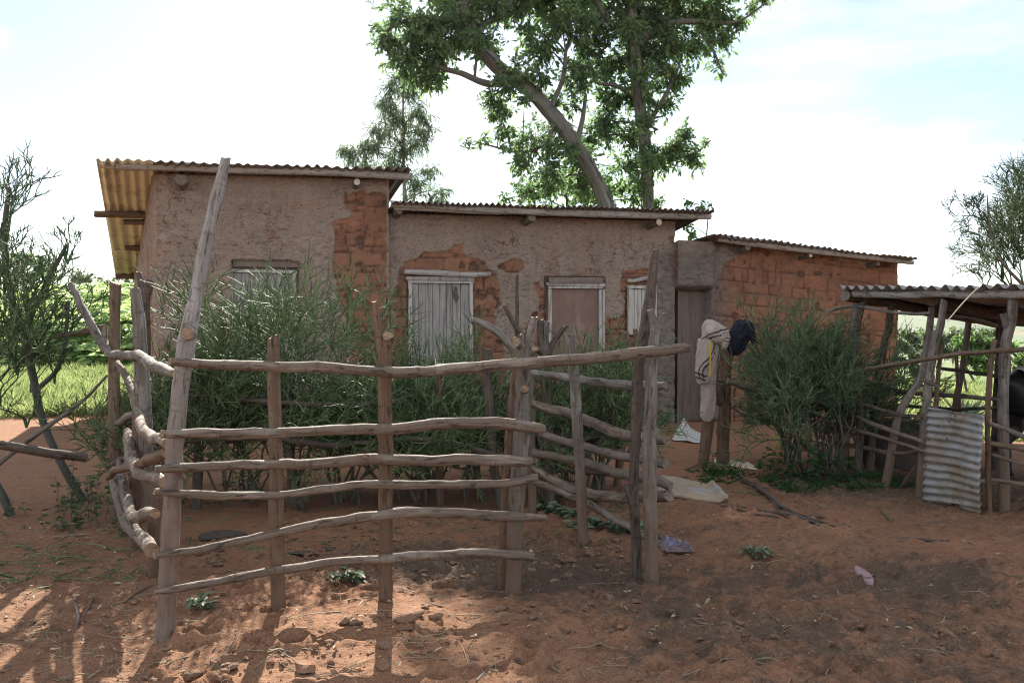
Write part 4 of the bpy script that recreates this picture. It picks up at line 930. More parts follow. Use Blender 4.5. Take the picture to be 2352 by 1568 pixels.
g = Geo(); pole(g, trunkL, 16, .07, 201, .25, 1.4, step=.12); g.build('trunk', [M_TREEBARK, M_CUTD], tl)
clL = [(950, 55, 85, -.7, 1), (885, 85, 42, -.8, 1), (925, 125, 55, -.7, 1), (1000, 105, 75, -.6, 1), (1060, 55, 75, -.4, 1), (990, 180, 45, -.6, 1), (945, 180, 32, -.7, .8), (1130, 25, 55, -.3, .8), (1120, 120, 45, .3, .6), (1190, 15, 50, 0, .8), (1130, 235, 40, -.5, .7), (1155, 265, 40, -.5, .8),
       (1185, 175, 50, -.4, .8), (1250, 110, 55, .3, .8), (1165, 300, 30, -.5, .7), (1225, 335, 60, -.4, 1), (1285, 310, 55, .5, .8), (1250, 385, 55, -.3, 1), (1200, 385, 35, -.5, .9), (1110, 328, 22, -.7, .45), (1330, 370, 55, .6, .9), (1300, 240, 55, .5, .8), (1325, 170, 55, .5, .9), (1285, 50, 55, .3, .8), (1340, 60, 50, .6, .8),
       (1260, 425, 45, .4, .9), (1330, 430, 45, .8, .9), (1390, 445, 40, 1., .8), (1215, 440, 30, .8, .8), (1010, 150, 40, -.2, .8), (1240, 180, 40, -.2, .7), (1075, 330, 14, -.8, .4), (1170, 340, 25, -.7, .5), (1100, 100, 42, -.9, .8), (1165, 195, 38, -.8, .7), (1205, 230, 26, -.8, .6), (1310, 345, 30, -.8, .7), (1265, 340, 30, -.8, .7)]
topL = [(1060, -70, 100, -.2, .8), (1015, -35, 75, 1., .9), (1005, -115, 85, 1.5, .9), (1170, -80, 110, 0, .9), (1130, -220, 130, -.2, .9), (1250, -190, 110, 0, .9), (1190, -330, 110, 0, .9), (1050, 10, 60, 3.5, .9), (1160, 20, 50, 3.5, .9), (1250, 15, 65, 3.5, 1), (1340, 10, 70, 3.5, 1), (1215, 85, 40, 2.5, .8), (1100, -60, 90, 3.5, 1), (1230, -70, 100, 3.5, 1), (1350, -70, 100, 3.5, 1), (1160, -170, 110, 3.5, 1), (1290, -180, 110, 3.5, 1)]
g = Geo(); 
for q in brL: pole(g, q, 8, .06, 210 + len(g.v), .4, .6, step=.12)
limbs(g, [catmull(t, .3) for t in [trunkL[2:]] + brL], clL + topL, YL, 220)
lf = Geo(); t0, t1 = crown(lf, clL, YL, .145, .062, 31, dens=1.35)
a0, a1 = crown(lf, topL, YL, .19, .10, 32, dens=1.5)
segs(g, t0, t1, np.full(len(t0), .006), np.full(len(t0), .003), 3); g.a.clear()
g.build('branches', M_TREEBARK, tl); lf.build('crown', M_FIG, tl)
trunkU = pxpole([(1492, 895, YU, 22), (1488, 620, YU, 18), (1486, 470, YU, 15.5), (1485, 380, YU, 14.5), (1476, 290, YU, 14), (1464, 190, YU, 14.5), (1456, 90, YU, 15), (1448, 0, YU, 14), (1440, -120, YU, 13), (1430, -260, YU, 8)])
tu = thing('fig_tree', 'broadleaf tree with an upright trunk and a crown spreading to the right', 'tree', [trunkU[0][0], trunkU[0][1], gz1(trunkU[0][0], trunkU[0][1])], 'broadleaf trees behind the houses')
tu['label'] = 'broadleaf tree with a straight upright trunk standing behind the leaning one'
brU = [pxpole(q) for q in ([(1462, 85, YU, 9), (1410, 60, YU - .1, 8), (1380, 20, YU - .2, 7), (1350, -40, YU - .2, 5)], [(1478, 300, YU, 6), (1510, 250, YU, 5), (1535, 205, YU, 4), (1560, 150, YU, 3)], [(1486, 390, YU, 6), (1540, 370, YU - .2, 4), (1600, 350, YU - .3, 2.5), (1632, 322, YU - .4, 1.5)],
                          [(1458, 110, YU, 10), (1520, 60, YU, 8), (1600, 50, YU, 6), (1690, 50, YU, 3), (1760, 5, YU, 2)], [(1450, 20, YU, 9), (1530, -60, YU, 7), (1640, -110, YU, 5)], [(1600, 60, YU, 4), (1635, 110, YU, 3), (1660, 170, YU, 2)], [(1470, 230, YU, 6), (1420, 200, YU - .2, 5), (1370, 190, YU - .3, 3)], [(1445, -60, YU, 8), (1370, -150, YU, 6), (1330, -260, YU, 4)])]
clU = [(1400, 55, 70, 0, .9), (1470, 40, 80, .3, 1.1), (1555, 40, 85, .3, 1.1), (1640, 35, 65, .3, 1), (1600, 100, 60, .2, 1), (1520, 110, 75, .2, 1.1), (1440, 140, 70, .3, 1), (1385, 150, 60, .2, .9), (1545, 180, 52, .2, 1), (1490, 220, 60, .2, 1), (1420, 230, 60, .4, .9), (1385, 290, 58, .4, .9), (1455, 310, 55, .4, .9), (1530, 240, 35, .1, .8),
       (1500, 365, 52, -.2, 1), (1555, 345, 48, -.3, 1), (1595, 368, 32, -.3, .9), (1440, 385, 48, .4, .8), (1665, 90, 34, .2, .8), (1692, 55, 30, .2, .8), (1645, 150, 20, .2, .5), (1655, 172, 14, .2, .5), (1725, 22, 22, .2, .6), (1755, 5, 14, .2, .5), (1470, 425, 35, -.2, .8), (1620, 330, 16, -.4, .6), (1345, 330, 40, .6, .8), (1345, 120, 45, .3, .8), (1575, 305, 28, -.2, .7), (1470, 175, 42, -.9, .8), (1480, 285, 40, -.9, .8), (1450, 70, 40, -.9, .8), (1490, 370, 32, -.9, .7)]
topU = [(1370, -60, 110, 0, .8), (1490, -80, 120, .2, .8), (1610, -60, 110, .2, .8), (1400, -190, 120, 0, .8), (1540, -200, 120, .2, .8), (1660, -130, 90, .2, .8), (1330, -280, 110, 0, .7), (1470, -310, 120, 0, .7), (1600, -290, 90, .2, .7), (1720, -60, 70, .2, .7)]
g = Geo(); pole(g, trunkU, 16, .07, 202, .2, 1.4, step=.12); g.build('trunk', [M_TREEBARK, M_CUTD], tu)
g = Geo()
for q in brU: pole(g, q, 8, .06, 240 + len(g.v), .4, .6, step=.12)
limbs(g, [catmull(t, .3) for t in [trunkU[2:]] + brU], clU + topU, YU, 260)
lf = Geo(); t0, t1 = crown(lf, clU, YU, .145, .062, 33, dens=1.4); crown(lf, topU, YU, .19, .10, 34, dens=1.5)
segs(g, t0, t1, np.full(len(t0), .006), np.full(len(t0), .003), 3); g.a.clear()
g.build('branches', M_TREEBARK, tu); lf.build('crown', M_FIG, tu)
# shrub and saplings peeping over the low roof
def leafy(name, label, cat, x, Y, clumps, mat, L, W, seed, bark=M_TREEBARK, group=None, dens=1., trunk_px=6, droop=.2, per=7, crown_name='crown', **kw):
    b = P(x, 733, Y); b[2] = gz1(b[0], b[1])
    o = thing(name, label, cat, b, group)
    top = P(clumps[0][0], clumps[0][1], Y + clumps[0][3]); rr = trunk_px * Y / F_PX
    tr = [[*b - np.array([0, 0, .2]), rr * 1.2], [*(b * .55 + top * .45 + np.array([rng.normal(0, .05) * Y * .05, 0, 0])), rr], [*top, rr * .35]]
    g = Geo(); pole(g, tr, 10, .06, seed, .3, .6, step=max(.1, rr))
    g2 = Geo(); limbs(g2, [catmull(tr, .3)], clumps, Y, seed + 3, rpx=trunk_px * .35)
    lf = Geo(); t0, t1 = crown(lf, clumps, Y, L, W, seed + 9, dens=dens, droop=droop, per=per, **kw)
    segs(g2, t0, t1, np.full(len(t0), W * .1), np.full(len(t0), W * .05), 3); g2.a.clear()
    for i, v in enumerate(g2.v): g.add(v, g2.q[i] - g2.q[i].min() if i < len(g2.q) else None, pc=v)
    g.build('trunk', [bark, M_CUTD], o); lf.build(crown_name, mat, o); return o
leafy('shrub', 'bright green shrub peeping over the low corrugated roof beneath the leaning trunk', 'shrub', 1330, 24.5, [(1300, 425, 55, 0, 1), (1220, 445, 45, 0, 1), (1390, 430, 55, .2, 1), (1450, 440, 45, 0, 1), (1160, 455, 22, 0, .6), (1360, 480, 70, 0, .8), (1510, 465, 30, 0, .8), (1250, 500, 60, 0, .7)], M_BACKLEAF, .13, .06, 41, dens=.9)
leafy('sapling', 'small leafy sapling beside the end of the low roof', 'sapling', 1610, 19.5, [(1628, 470, 16, 0, .8), (1610, 478, 14, 0, .8), (1585, 468, 12, 0, .5), (1575, 520, 18, 0, .5), (1590, 540, 14, 0, .5), (1600, 600, 40, 0, .7)], M_BACKLEAF, .11, .055, 42, trunk_px=3)
leafy('eucalyptus_tree', 'slender airy eucalyptus tree behind the end of the tall roof', 'tree', 935, 29., [(925, 175, 30, 0, .7), (900, 205, 34, 0, .7), (945, 215, 38, 0, .7), (885, 245, 38, 0, .7), (960, 265, 44, 0, .7), (910, 285, 48, 0, .8), (985, 300, 26, 0, .6), (965, 325, 40, 0, .7), (870, 310, 36, 0, .7), (845, 345, 42, 0, .8), (805, 358, 32, 0, .7), (920, 350, 45, 0, .7), (900, 390, 45, 0, .7), (985, 395, 32, 0, .6), (955, 430, 42, 0, .7), (1015, 440, 24, 0, .6), (840, 400, 50, 0, .7), (790, 350, 22, 0, .7), (1000, 470, 40, 0, .6), (950, 520, 60, 0, .6)],
      M_EUC, .24, .036, 43, bark=M_EUCBARK, dens=1.05, droop=.9, per=9, trunk_px=5, dirs_down=.8)
# trees far across the left field
for (x, Y, cl, lab, mt) in ((55, 78, [(55, 598, 32, 0, 1.2), (95, 610, 30, 0, 1.2), (15, 612, 30, 0, 1.2), (60, 640, 40, 0, 1.1), (120, 630, 22, 0, 1)], 'dark rounded tree on the horizon behind the pencil tree', M_FIG), (188, 85, [(188, 632, 20, 0, 1), (170, 642, 18, 0, 1), (205, 645, 16, 0, 1), (185, 665, 25, 0, 1)], 'small grey green tree on the horizon above the bright field', M_SHRUB),
                            (290, 80, [(290, 632, 18, 0, 1), (262, 642, 16, 0, 1), (315, 630, 16, 0, 1), (300, 655, 28, 0, 1), (238, 648, 14, 0, .9)], 'low grey green tree on the horizon beside the tall house', M_SHRUB)):
    leafy('field_tree', lab, 'tree', x, Y, cl, mt, .5, .27, int(x) + 60, dens=1., group='trees across the field', trunk_px=3)
# ------------------------------------------------------------------ field, grass, weeds
rs = np.random.default_rng(77)
g = Geo(); n = 3600
Y = 29. + rs.random(n) ** 1.5 * 30; X = -(.395 + rs.random(n) * .25) * Y + rs.normal(0, .4, n)
ok = X < -.39 * Y; X, Y = X[ok], Y[ok]; n = len(X)
hgt = (.8 + .7 * rs.random(n)) * sst(28., 31.5, Y) * (1 + .35 * fbm(xyz(X * .25, Y * .25), 2, 5)) + .3 + .10 * (Y - 29)
Zb = gz(X, Y)
for fr_ in range(3):
    a = rs.uniform(0, 2 * math.pi, n); zz = Zb + hgt * rs.uniform(.35, 1.0, n) ** .7
    d = np.stack([np.cos(a), np.sin(a), rs.uniform(-.2, .45, n)], -1); d = nrm(d)
    fl_ = rs.uniform(.7, 1.25, n); c0 = np.stack([X, Y, zz], -1)
    tone = np.clip(rs.normal(.45, .2, n), 0, .9)
    segs(g, c0, c0 + d * fl_[:, None], np.full(n, .01), np.full(n, .005), 3, tone=tone * .5)
    side = nrm(np.cross(d, np.array([0, 0, 1.])))
    for k in range(8):
        f = (k + 1) / 8.; q = c0 + d * (fl_ * f)[:, None] - np.array([0, 0, 1.]) * (fl_ * f * f * .25)[:, None]
        for sgn in (-1, 1):
            leaves(g, q, side * sgn + d * .55 + rs.normal(0, .1, d.shape), fl_ * .36 * (1.15 - .55 * abs(f - .4)), fl_ * .13, np.clip(tone + rs.normal(0, .08, n), 0, .92), rs=rs, up=np.tile([0, 0, 1.], (n, 1)) + rs.normal(0, .25, (n, 3)), droop=.2)
tag(g.build('undergrowth', M_FIELD), 'bright green mass of feathery crop plants filling the field', 'crop field', kind='stuff')
def grass(name, label, n, xf, yf, h, w, seed, mat=M_GRASS, mask=None):
    rs = np.random.default_rng(seed); X, Y = xf(rs, n), yf(rs, n)
    if callable(X): X = X(Y)
    if mask is not None: k = mask(X, Y); X, Y = X[k], Y[k]
    n = len(X); c = np.stack([X, Y, gz(X, Y) - .01], -1)
    cl = .55 + .9 * np.clip(fbm(xyz(X * 1.4, Y * 1.4), 3, seed) + .35, 0, 1)
    hh = h * rs.uniform(.5, 1.3, n) * cl; d = nrm(np.stack([rs.normal(0, .35, n), rs.normal(0, .35, n), np.ones(n)], -1))
    g = Geo(); leaves(g, c, d, hh, np.full(n, w), np.clip(rs.normal(.5, .25, n) + .3 * fbm(xyz(X * .6, Y * .6), 2, 9), 0, .92), rs=rs, fold=.1, droop=.25, mid=.3)
    return tag(g.build(name, mat), label, 'grass', kind='stuff')
def lx(rs, n): return lambda Y: -(.40 + rs.random(n) * .30) * Y
grass('grass', 'sunlit tall grass between the bare yard and the green field', 48000, lx, lambda rs, n: 13.6 + rs.random(n) ** 1.4 * 18, .36, .014, 81, mask=lambda X, Y: (Y - .18 * (X + 7) + .5 * fbm(xyz(X * .7, Y * .7), 2, 2)) > 14.2)
grass('grass', 'sunlit meadow grass seen through the cattle shed', 16000, lambda rs, n: (lambda Y: (.40 + rs.random(n) * .25) * Y), lambda rs, n: 13.3 + rs.random(n) ** 1.2 * 16, .30, .016, 82,
      mask=lambda X, Y: ((Y < 15.3) | (Y > 17.0)) & (X > 5.6 + (Y - 13) * .2))
# shrubs beyond the shed
for (x, Y, cl, lab, mt) in ((2065, 24, [(2065, 785, 26, 0, 1.2), (2045, 810, 26, 0, 1.2), (2088, 800, 28, 0, 1.2), (2112, 822, 28, 0, 1.2), (2060, 838, 30, 0, 1.2), (2100, 845, 24, 0, 1.2)], 'grey green shrub seen between the brick corner and the curved shed post', M_SHRUB), (2150, 30, [(2132, 775, 26, 0, 1.2), (2162, 782, 28, 0, 1.2), (2192, 772, 26, 0, 1.2), (2150, 812, 30, 0, 1.2), (2185, 812, 28, 0, 1.2)], 'grey green shrub framed by the double shed post', M_SHRUB),
                            (2230, 22, [(2210, 795, 28, 0, 1.2), (2240, 782, 28, 0, 1.2), (2272, 795, 30, 0, 1.2), (2230, 828, 34, 0, 1.2), (2265, 835, 28, 0, 1.1)], 'bright green shrub seen above the corrugated gate', M_BACKLEAF), (2330, 20, [(2320, 800, 26, 0, 1), (2345, 830, 30, 0, 1), (2370, 790, 30, 0, 1), (2330, 870, 26, 0, 1)], 'green shrub beyond the stout end post of the shed', M_BACKLEAF), (2105, 34, [(2085, 770, 22, 0, 1.2), (2110, 775, 24, 0, 1.2), (2140, 772, 22, 0, 1.2), (2120, 800, 26, 0, 1.2), (2090, 800, 24, 0, 1.2)], 'dull green shrub on the skyline between the curved shed posts', M_SHRUB), (2260, 38, [(2190, 768, 20, 0, 1.2), (2225, 765, 22, 0, 1.2), (2260, 768, 22, 0, 1.2), (2290, 765, 24, 0, 1.2), (2240, 795, 28, 0, 1.2), (2200, 795, 24, 0, 1.2)], 'broad dull green shrub on the skyline behind the twin boards of the shed', M_SHRUB),
                            (2062, 17.5, [(2058, 868, 16, 0, 1.1), (2078, 875, 14, 0, 1.1), (2050, 885, 12, 0, 1)], 'small bright leafy shrub at the brick house corner', M_BACKLEAF)):
    leafy('shrub', lab, 'shrub', x, Y, cl, mt, .14 if Y > 18 else .1, .07 if Y > 18 else .055, int(x) + 900, dens=1.35, group='shrubs beyond the shed', trunk_px=2.5)
def rosette(name, label, cat, p, n, L, W, seed, mat, upb=.7, group=None):
    rs = np.random.default_rng(seed); g = Geo(); a = rs.uniform(0, 6.28, n); el = rs.uniform(.25, 1.4, n)
    d = np.stack([np.cos(a) * np.cos(el), np.sin(a) * np.cos(el), np.sin(el) * upb + .15], -1)
    leaves(g, np.tile(p, (n, 1)), d, L * rs.uniform(.7, 1.1, n), W * rs.uniform(.8, 1.1, n), np.clip(rs.normal(.5, .2, n), 0, .9), rs=rs, up=np.tile([0, 0, 1.], (n, 1)), fold=.35, droop=.08, mid=.3)
    return tag(g.build(name, mat, org=p), label, cat, group)
M_AGAVE = leaf_mat('agave_leaf', (.07, .115, .085), (.13, .18, .13), trans=.05, rough=.5)
pa = P(2218, 875, 15.8); pa[2] = gz1(pa[0], pa[1]); rosette('agave_plant', 'blue green agave in the meadow behind the shed gate', 'plant', pa, 26, .75, .1, 61, M_AGAVE)
# leafy weeds
def weed(label, x, y, h, n, L, seed, mat=M_WEED, spread=.35, group='leafy weeds round the pen', stems=6, name='weed'):
    rs = np.random.default_rng(seed); b = G(x, y); o = thing(name, label, 'weed', b, group); g = Geo(); s_ = Geo()
    for k in range(stems):
        a = rs.uniform(0, 6.28); d = nrm(np.array([math.cos(a) * spread * rs.uniform(.3, 1.3), math.sin(a) * spread * rs.uniform(.3, 1.3), 1.])); hh = h * rs.uniform(.5, 1.1)
        p0 = b + np.array([rs.normal(0, .07 + spread * .12), rs.normal(0, .07), -.02]); ts = np.linspace(0, 1, 5)[:, None]; pts = p0 + d * hh * ts + rs.normal(0, .012, (5, 3))
        segs(s_, (b - np.array([0, 0, .06]))[None], p0[None], [.003], [.003], 4, tone=np.full(1, .4))
        segs(s_, pts[:-1], pts[1:], np.full(4, .003), np.full(4, .002), 4, tone=np.full(4, .4))
        m_ = max(3, n // stems); f = rs.uniform(.2, 1, m_)[:, None]; q = p0 + d * hh * f
        aa = rs.uniform(0, 6.28, m_); ld = np.stack([np.cos(aa), np.sin(aa), rs.uniform(-.3, .5, m_)], -1)
        leaves(g, q, ld, L * rs.uniform(.6, 1.2, m_), L * .62 * rs.uniform(.7, 1.1, m_), np.clip(rs.normal(.45, .2, m_), 0, .9), rs=rs, up=np.tile([0, 0, 1.], (m_, 1)) + rs.normal(0, .3, (m_, 3)), droop=.15)
    s_.build('stems', M_STEM, o); g.build('leaves', mat, o); return o
for k, (x, y, h, n, L, lab) in enumerate(((205, 1190, .55, 90, .05, 'leafy weed clump at the foot of the pencil tree'), (240, 1205, .5, 80, .05, 'dark leafy weed clump beside the split fence post'), (175, 1215, .22, 40, .06, 'low weed with broad leaves under the pencil tree'), (25, 1185, .25, 26, .05, 'small weed at the thin second stem of the pencil tree'), (300, 1225, .2, 40, .05, 'low weed tucked behind the curved lower rails'),
                                          (560, 1140, .42, 40, .07, 'broad leaved vine climbing in the hedge left of the round post'), (990, 1120, .5, 60, .075, 'broad leaved vine in the hedge behind the forked brown post'), (1105, 1130, .3, 30, .06, 'small vine near the paired posts'), (1375, 1130, .32, 40, .07, 'leafy weed under the slanting rails behind the leaning post'), (1310, 1120, .3, 30, .06, 'leafy weed right of the pollarded stump'),
                                          (1640, 1085, .25, 50, .055, 'leafy weed between the two garment posts'), (1800, 1100, .42, 60, .085, 'broad leaved weed under the first dark pencil bush'), (1865, 1105, .5, 80, .09, 'tallest broad leaved weed under the dark pencil bushes'), (1930, 1100, .35, 40, .08, 'broad leaved weed near the low fence rail'), (2175, 935, .2, 20, .08, 'bright weed in the sun behind the shed gate'))):
    weed(lab, x, y, h, n, L, 600 + k, mat=M_WEED if k != 14 else M_BACKLEAF)
def tufts(label, spots, h, n, seed, mat=M_WEED, w=.009):
    rs = np.random.default_rng(seed); g = Geo()
    for x, y in spots:
        b = G(x, y); m_ = n; a = rs.uniform(0, 6.28, m_); el = rs.uniform(.4, 1.4, m_)
        d = np.stack([np.cos(a) * np.cos(el), np.sin(a) * np.cos(el), np.sin(el)], -1)
        leaves(g, b + rs.normal(0, .05, (m_, 3)) * np.array([1, 1, .0]), d, h * rs.uniform(.5, 1.2, m_), np.full(m_, w), np.clip(rs.normal(.45, .2, m_), 0, .9), rs=rs, fold=.1, droop=.35, mid=.3)
    return tag(g.build('grass_tufts', mat), label, 'grass', kind='stuff')
tufts('green grass tufts under the dark pencil bushes', [(x + rs.normal(0, 8), 1108 + rs.normal(0, 9)) for x in range(1760, 2090, 9)] + [(x + rs.normal(0, 6), 1095 + rs.normal(0, 8)) for x in range(1610, 1700, 8)], .16, 16, 91)
tufts('short grass growing along the foot of the long hedge', [(x + rs.normal(0, 8), 1160 + rs.normal(0, 10)) for x in range(130, 340, 12)] + [(x + rs.normal(0, 10), 1150 + rs.normal(0, 8)) for x in range(1230, 1420, 16)], .10, 9, 92)
# ------------------------------------------------------------------ cattle shed
sh = thing('cattle_shed', 'open cattle shed of crooked posts under a low corrugated roof', 'shed', [*P(2112, 1143, 7.8)[:2], 0])
A_, B_, C_ = np.array([3.38, 9.15, 1.92]), np.array([4.75, 5.9, 1.88]), np.array([6.1, 10.9, 1.66])
A_ = P(1930, 660, 9.15); Bp = P(2352, 658, 6.9); B_ = A_ + (Bp - A_) * 1.45; C_ = P(2290, 730, 10.8)
nu, nv = 220, 14; u, v = np.meshgrid(np.linspace(0, 1, nu), np.linspace(0, 1, nv), indexing='ij')
ex = (B_ - A_); ln = np.linalg.norm(ex)
V = A_ + ex * u[..., None] + (C_ - A_) * v[..., None]
V[..., 2] += .022 * np.cos(2 * math.pi * (u * ln / .15 + .3 * fbm(xyz(u * 9, 0 * u), 2, 3))) * (1 + .5 * fbm(xyz(u * 20, v * 2), 2, 8)) + .02 * fbm(xyz(u * 6, v * 3), 3, 6)
V[..., :2] += ((rng.random(12)[np.clip((u * ln / .6).astype(int), 0, 11)] - .5) * .09 * (v == 0))[..., None] * nrm(C_ - A_)[:2]
k = np.arange(nu * nv).reshape(nu, nv); q = np.stack([k[:-1, :-1], k[1:, :-1], k[1:, 1:], k[:-1, 1:]], -1).reshape(-1, 4)
V2 = V.copy(); V2[..., 2] -= .005; n = nu * nv
def rim(l): return np.stack([l[:-1], l[:-1] + n, l[1:] + n, l[1:]], -1)
g = Geo().add(np.concatenate([V.reshape(-1, 3), V2.reshape(-1, 3)]), np.concatenate([q, q[:, ::-1] + n, rim(k[:, 0]), rim(k[::-1, -1]), rim(k[0, ::-1]), rim(k[-1])])); g.build('roof', M_TINS, sh)
def P3(a, t, dz): p = a + 0; p = A_ + (B_ - A_) * t; return p + np.array([0, 0, dz])
g = Geo(); pole(g, [[*(A_ + ex * t + (C_ - A_) * .03 + np.array([0, 0, -.055])), .036] for t in (.0, .3, .6, 1.)], 10, .07, 300, .3, .6); g.build('eave_pole', [M_EAVE, M_CUTD], sh)
for k_, (tt) in enumerate((.45, .95)):
    g = Geo(); pole(g, [[*(A_ + ex * t + (C_ - A_) * tt + np.array([0, 0, -.06])), .04] for t in (.0, .3, .6, 1.)], 8, .07, 301 + k_, .3, .6); g.build('purlin', [M_DARK, M_CUTD], sh)
for k_, t in enumerate((.025, .30, .62)):
    a = A_ + ex * t; b = a + (C_ - A_); a = a + (C_ - A_) * (.0 if k_ == 0 else .12); g = Geo(); pole(g, [[*(a - np.array([0, 0, .075])), .06], [*((a + b) / 2 - np.array([0, 0, .085])), .06], [*(b - np.array([0, 0, .07])), .055]], 10, .07, 305 + k_, .3, .6); g.build('beam', [M_DARK, M_CUTD], sh)
def spost(pts, seed, mats, forks=(), top=None): return post(sh, pts, seed, mats, forks)
Y1, Y2, Y3, Y4, Y8 = ypost(1095), ypost(1087), ypost(1119), ypost(1143), ypost(1179)
GD = [M_GREY, M_CUTD]; DD = [M_DARK, M_CUTD]; BD = [M_BROWN, M_CUTD]
spost([(1972, 1097, Y1, 9), (1974, 1000, Y1, 8.5), (1976, 865, Y1, 8)], 311, DD)
spost([(1933, 1085, 9.2, 12), (1945, 950, 9.2, 12), (1958, 830, 9.2, 11), (1962, 760, 9.2, 12), (1972, 695, 9.2, 13)], 319, GD, forks=[[(1966, 730, 9.2, 9), (1980, 700, 9.2, 8), (1985, 675, 9.2, 7)]])
spost([(1996, 1087, Y2, 9), (2006, 960, Y2, 9), (2014, 890, Y2, 9), (2030, 800, Y2, 8.5), (2042, 750, Y2, 8), (2049, 700, Y2, 8)], 312, DD)
spost([(2034, 1120, Y3, 9), (2052, 1010, Y3, 9), (2068, 945, Y3, 8.5), (2092, 905, Y3, 8.5), (2115, 865, Y3, 8), (2130, 790, Y3, 8), (2141, 705, Y3, 7)], 313, GD)
spost([(2112, 1145, Y4, 11), (2119, 1034, Y4, 10), (2131, 900, Y4, 9.5), (2143, 810, Y4, 9), (2152, 765, Y4, 10)], 314, GD, forks=[[(2150, 780, Y4, 8), (2160, 745, Y4, 8), (2169, 690, Y4, 8)]])
spost([(2145, 1130, 8.3, 5), (2150, 934, 8.3, 5), (2163, 793, 8.3, 4.5)], 315, [M_POST, M_CUT])
spost([(2186, 1000, 10.5, 7), (2195, 930, 10.5, 7), (2206, 870, 10.5, 7), (2218, 800, 10.5, 7), (2227, 725, 10.5, 6.5)], 316, DD)
spost([(2204, 1000, 10.3, 4.5), (2203, 930, 10.3, 4.5), (2195, 800, 10.3, 4)], 317, [M_POST, M_CUT])
spost([(2284, 1060, 9.2, 9), (2287, 974, 9.2, 9), (2292, 850, 9.2, 8), (2297, 715, 9.2, 8)], 318, DD)
spost([(2272, 1178, 7.15, 6.5), (2270, 1050, 7.15, 6), (2268, 954, 7.15, 6), (2278, 817, 7.15, 6), (2286, 780, 7.15, 5)], 320, BD)
spost([(2306, 1182, Y8, 13), (2305, 1050, Y8, 12), (2304, 913, Y8, 11.5), (2311, 793, Y8, 11), (2322, 740, Y8, 11), (2328, 690, Y8, 12)], 321, GD, forks=[[(2316, 760, Y8, 9), (2308, 735, Y8, 8), (2303, 720, Y8, 7)]])
def sdep(x): return float(np.interp(x, [1930, 1972, 2034, 2112, 2272, 2352], [9.2, Y1, Y3, Y4, 7.2, 6.9]))
for k_, (pts, mm, dd) in enumerate((([(1987, 849, 5), (2060, 836, 5.5), (2120, 825, 5.5), (2217, 811, 5.5), (2352, 803, 6), (2420, 800, 6)], M_POST, -.1), ([(1955, 881, 5), (2016, 889, 5.5), (2120, 905, 5), (2201, 909, 5), (2293, 917, 5)], M_DARK, .8), ([(1939, 913, 4), (2056, 950, 4.5), (2124, 956, 4)], M_DARK, -.06),
        ([(1951, 950, 5), (2028, 982, 5.5), (2120, 1014, 5)], M_GREY, -.09), ([(1925, 976, 4), (2016, 1002, 4.5), (2132, 1038, 4.5)], M_GREY, -.1), ([(1925, 1017, 5), (1996, 1030, 5.5), (2056, 1041, 5), (2114, 1036, 4)], M_GREY, .1), ([(2016, 937, 4), (2060, 930, 4.5), (2122, 934, 4), (2200, 940, 4), (2300, 935, 4), (2400, 925, 4)], M_DARK, 1.6),
        ([(2010, 966, 4.5), (2116, 966, 4.5), (2140, 968, 4)], M_DARK, .5), ([(2153, 845, 4), (2217, 853, 4.5), (2318, 867, 5)], M_DARK, 1.8), ([(1900, 715, 3.5), (1950, 704, 4), (1988, 706, 4), (2056, 718, 4), (2136, 722, 4)], M_GREY, .3), ([(2177, 726, 4), (2245, 734, 4.5), (2290, 748, 4)], M_DARK, .6),
        ([(2275, 972, 5), (2310, 985, 5.5), (2360, 1004, 6), (2420, 1020, 6)], M_GREY, -.08), ([(2280, 1017, 6), (2352, 1030, 6.5), (2430, 1044, 6)], M_POST, -.12), ([(2280, 1043, 4), (2352, 1066, 4.5), (2430, 1090, 5)], M_GREY, -.1), ([(2278, 1102, 5), (2352, 1112, 6), (2430, 1118, 6)], M_GREY, -.1), ([(2068, 1120, 4), (2090, 1090, 4.5), (2112, 1060, 4)], M_BROWN, .2), ([(2118, 873, 4), (2140, 880, 5), (2158, 888, 5)], M_DARK, .0), ([(2290, 960, 7), (2330, 930, 6), (2380, 928, 6)], M_DARK, 1.7))):
    rail(sh, [(x, y, sdep(x) + dd, r) for x, y, r in pts], 330 + k_, [mm, M_CUTD], sides=9)
# corrugated gate
c = [P(2145, 934, 7.62), P(2273, 954, 7.08), P(2262, 1176, 7.1), P(2130, 1148, 7.66)]
nu, nv = 24, 140; u, v = np.meshgrid(np.linspace(0, 1, nu), np.linspace(0, 1, nv), indexing='ij')
V = (c[0] * (1 - u[..., None]) + c[1] * u[..., None]) * (1 - v[..., None]) + (c[3] * (1 - u[..., None]) + c[2] * u[..., None]) * v[..., None]
nn = nrm(np.cross(c[1] - c[0], c[3] - c[0])); nn = nn if nn[1] < 0 else -nn
wv = .009 * (1 + .8 * fbm(xyz(u * 1.5, v * 7), 2, 4)) * np.cos(2 * math.pi * (v * 12.5 + .25 * fbm(xyz(u * 2, v * 3), 2, 14))) * (1 - .35 * sst(.62, .67, u)) + .02 * fbm(xyz(u * 2, v * 3), 2, 5) + .006 * fbm(xyz(u * 9, v * 12), 2, 7) + .012 * (u > .66) + .05 * sst(.25, .0, v) * sst(.35, .5, u) * (1 - sst(.62, .68, u))
V = V + nn * (wv + .05)[..., None]
V[..., 2] += (.018 * fbm(xyz(u * 5, 0 * u), 2, 9)) * (v > .99)
k = np.arange(nu * nv).reshape(nu, nv); q = np.stack([k[:-1, :-1], k[1:, :-1], k[1:, 1:], k[:-1, 1:]], -1).reshape(-1, 4); n = nu * nv
keep = ~(((u[:-1, :-1] > .5) & (u[:-1, :-1] < .64) & (v[:-1, :-1] > .955)).reshape(-1))
q = q[keep]; V2 = V - nn * .004
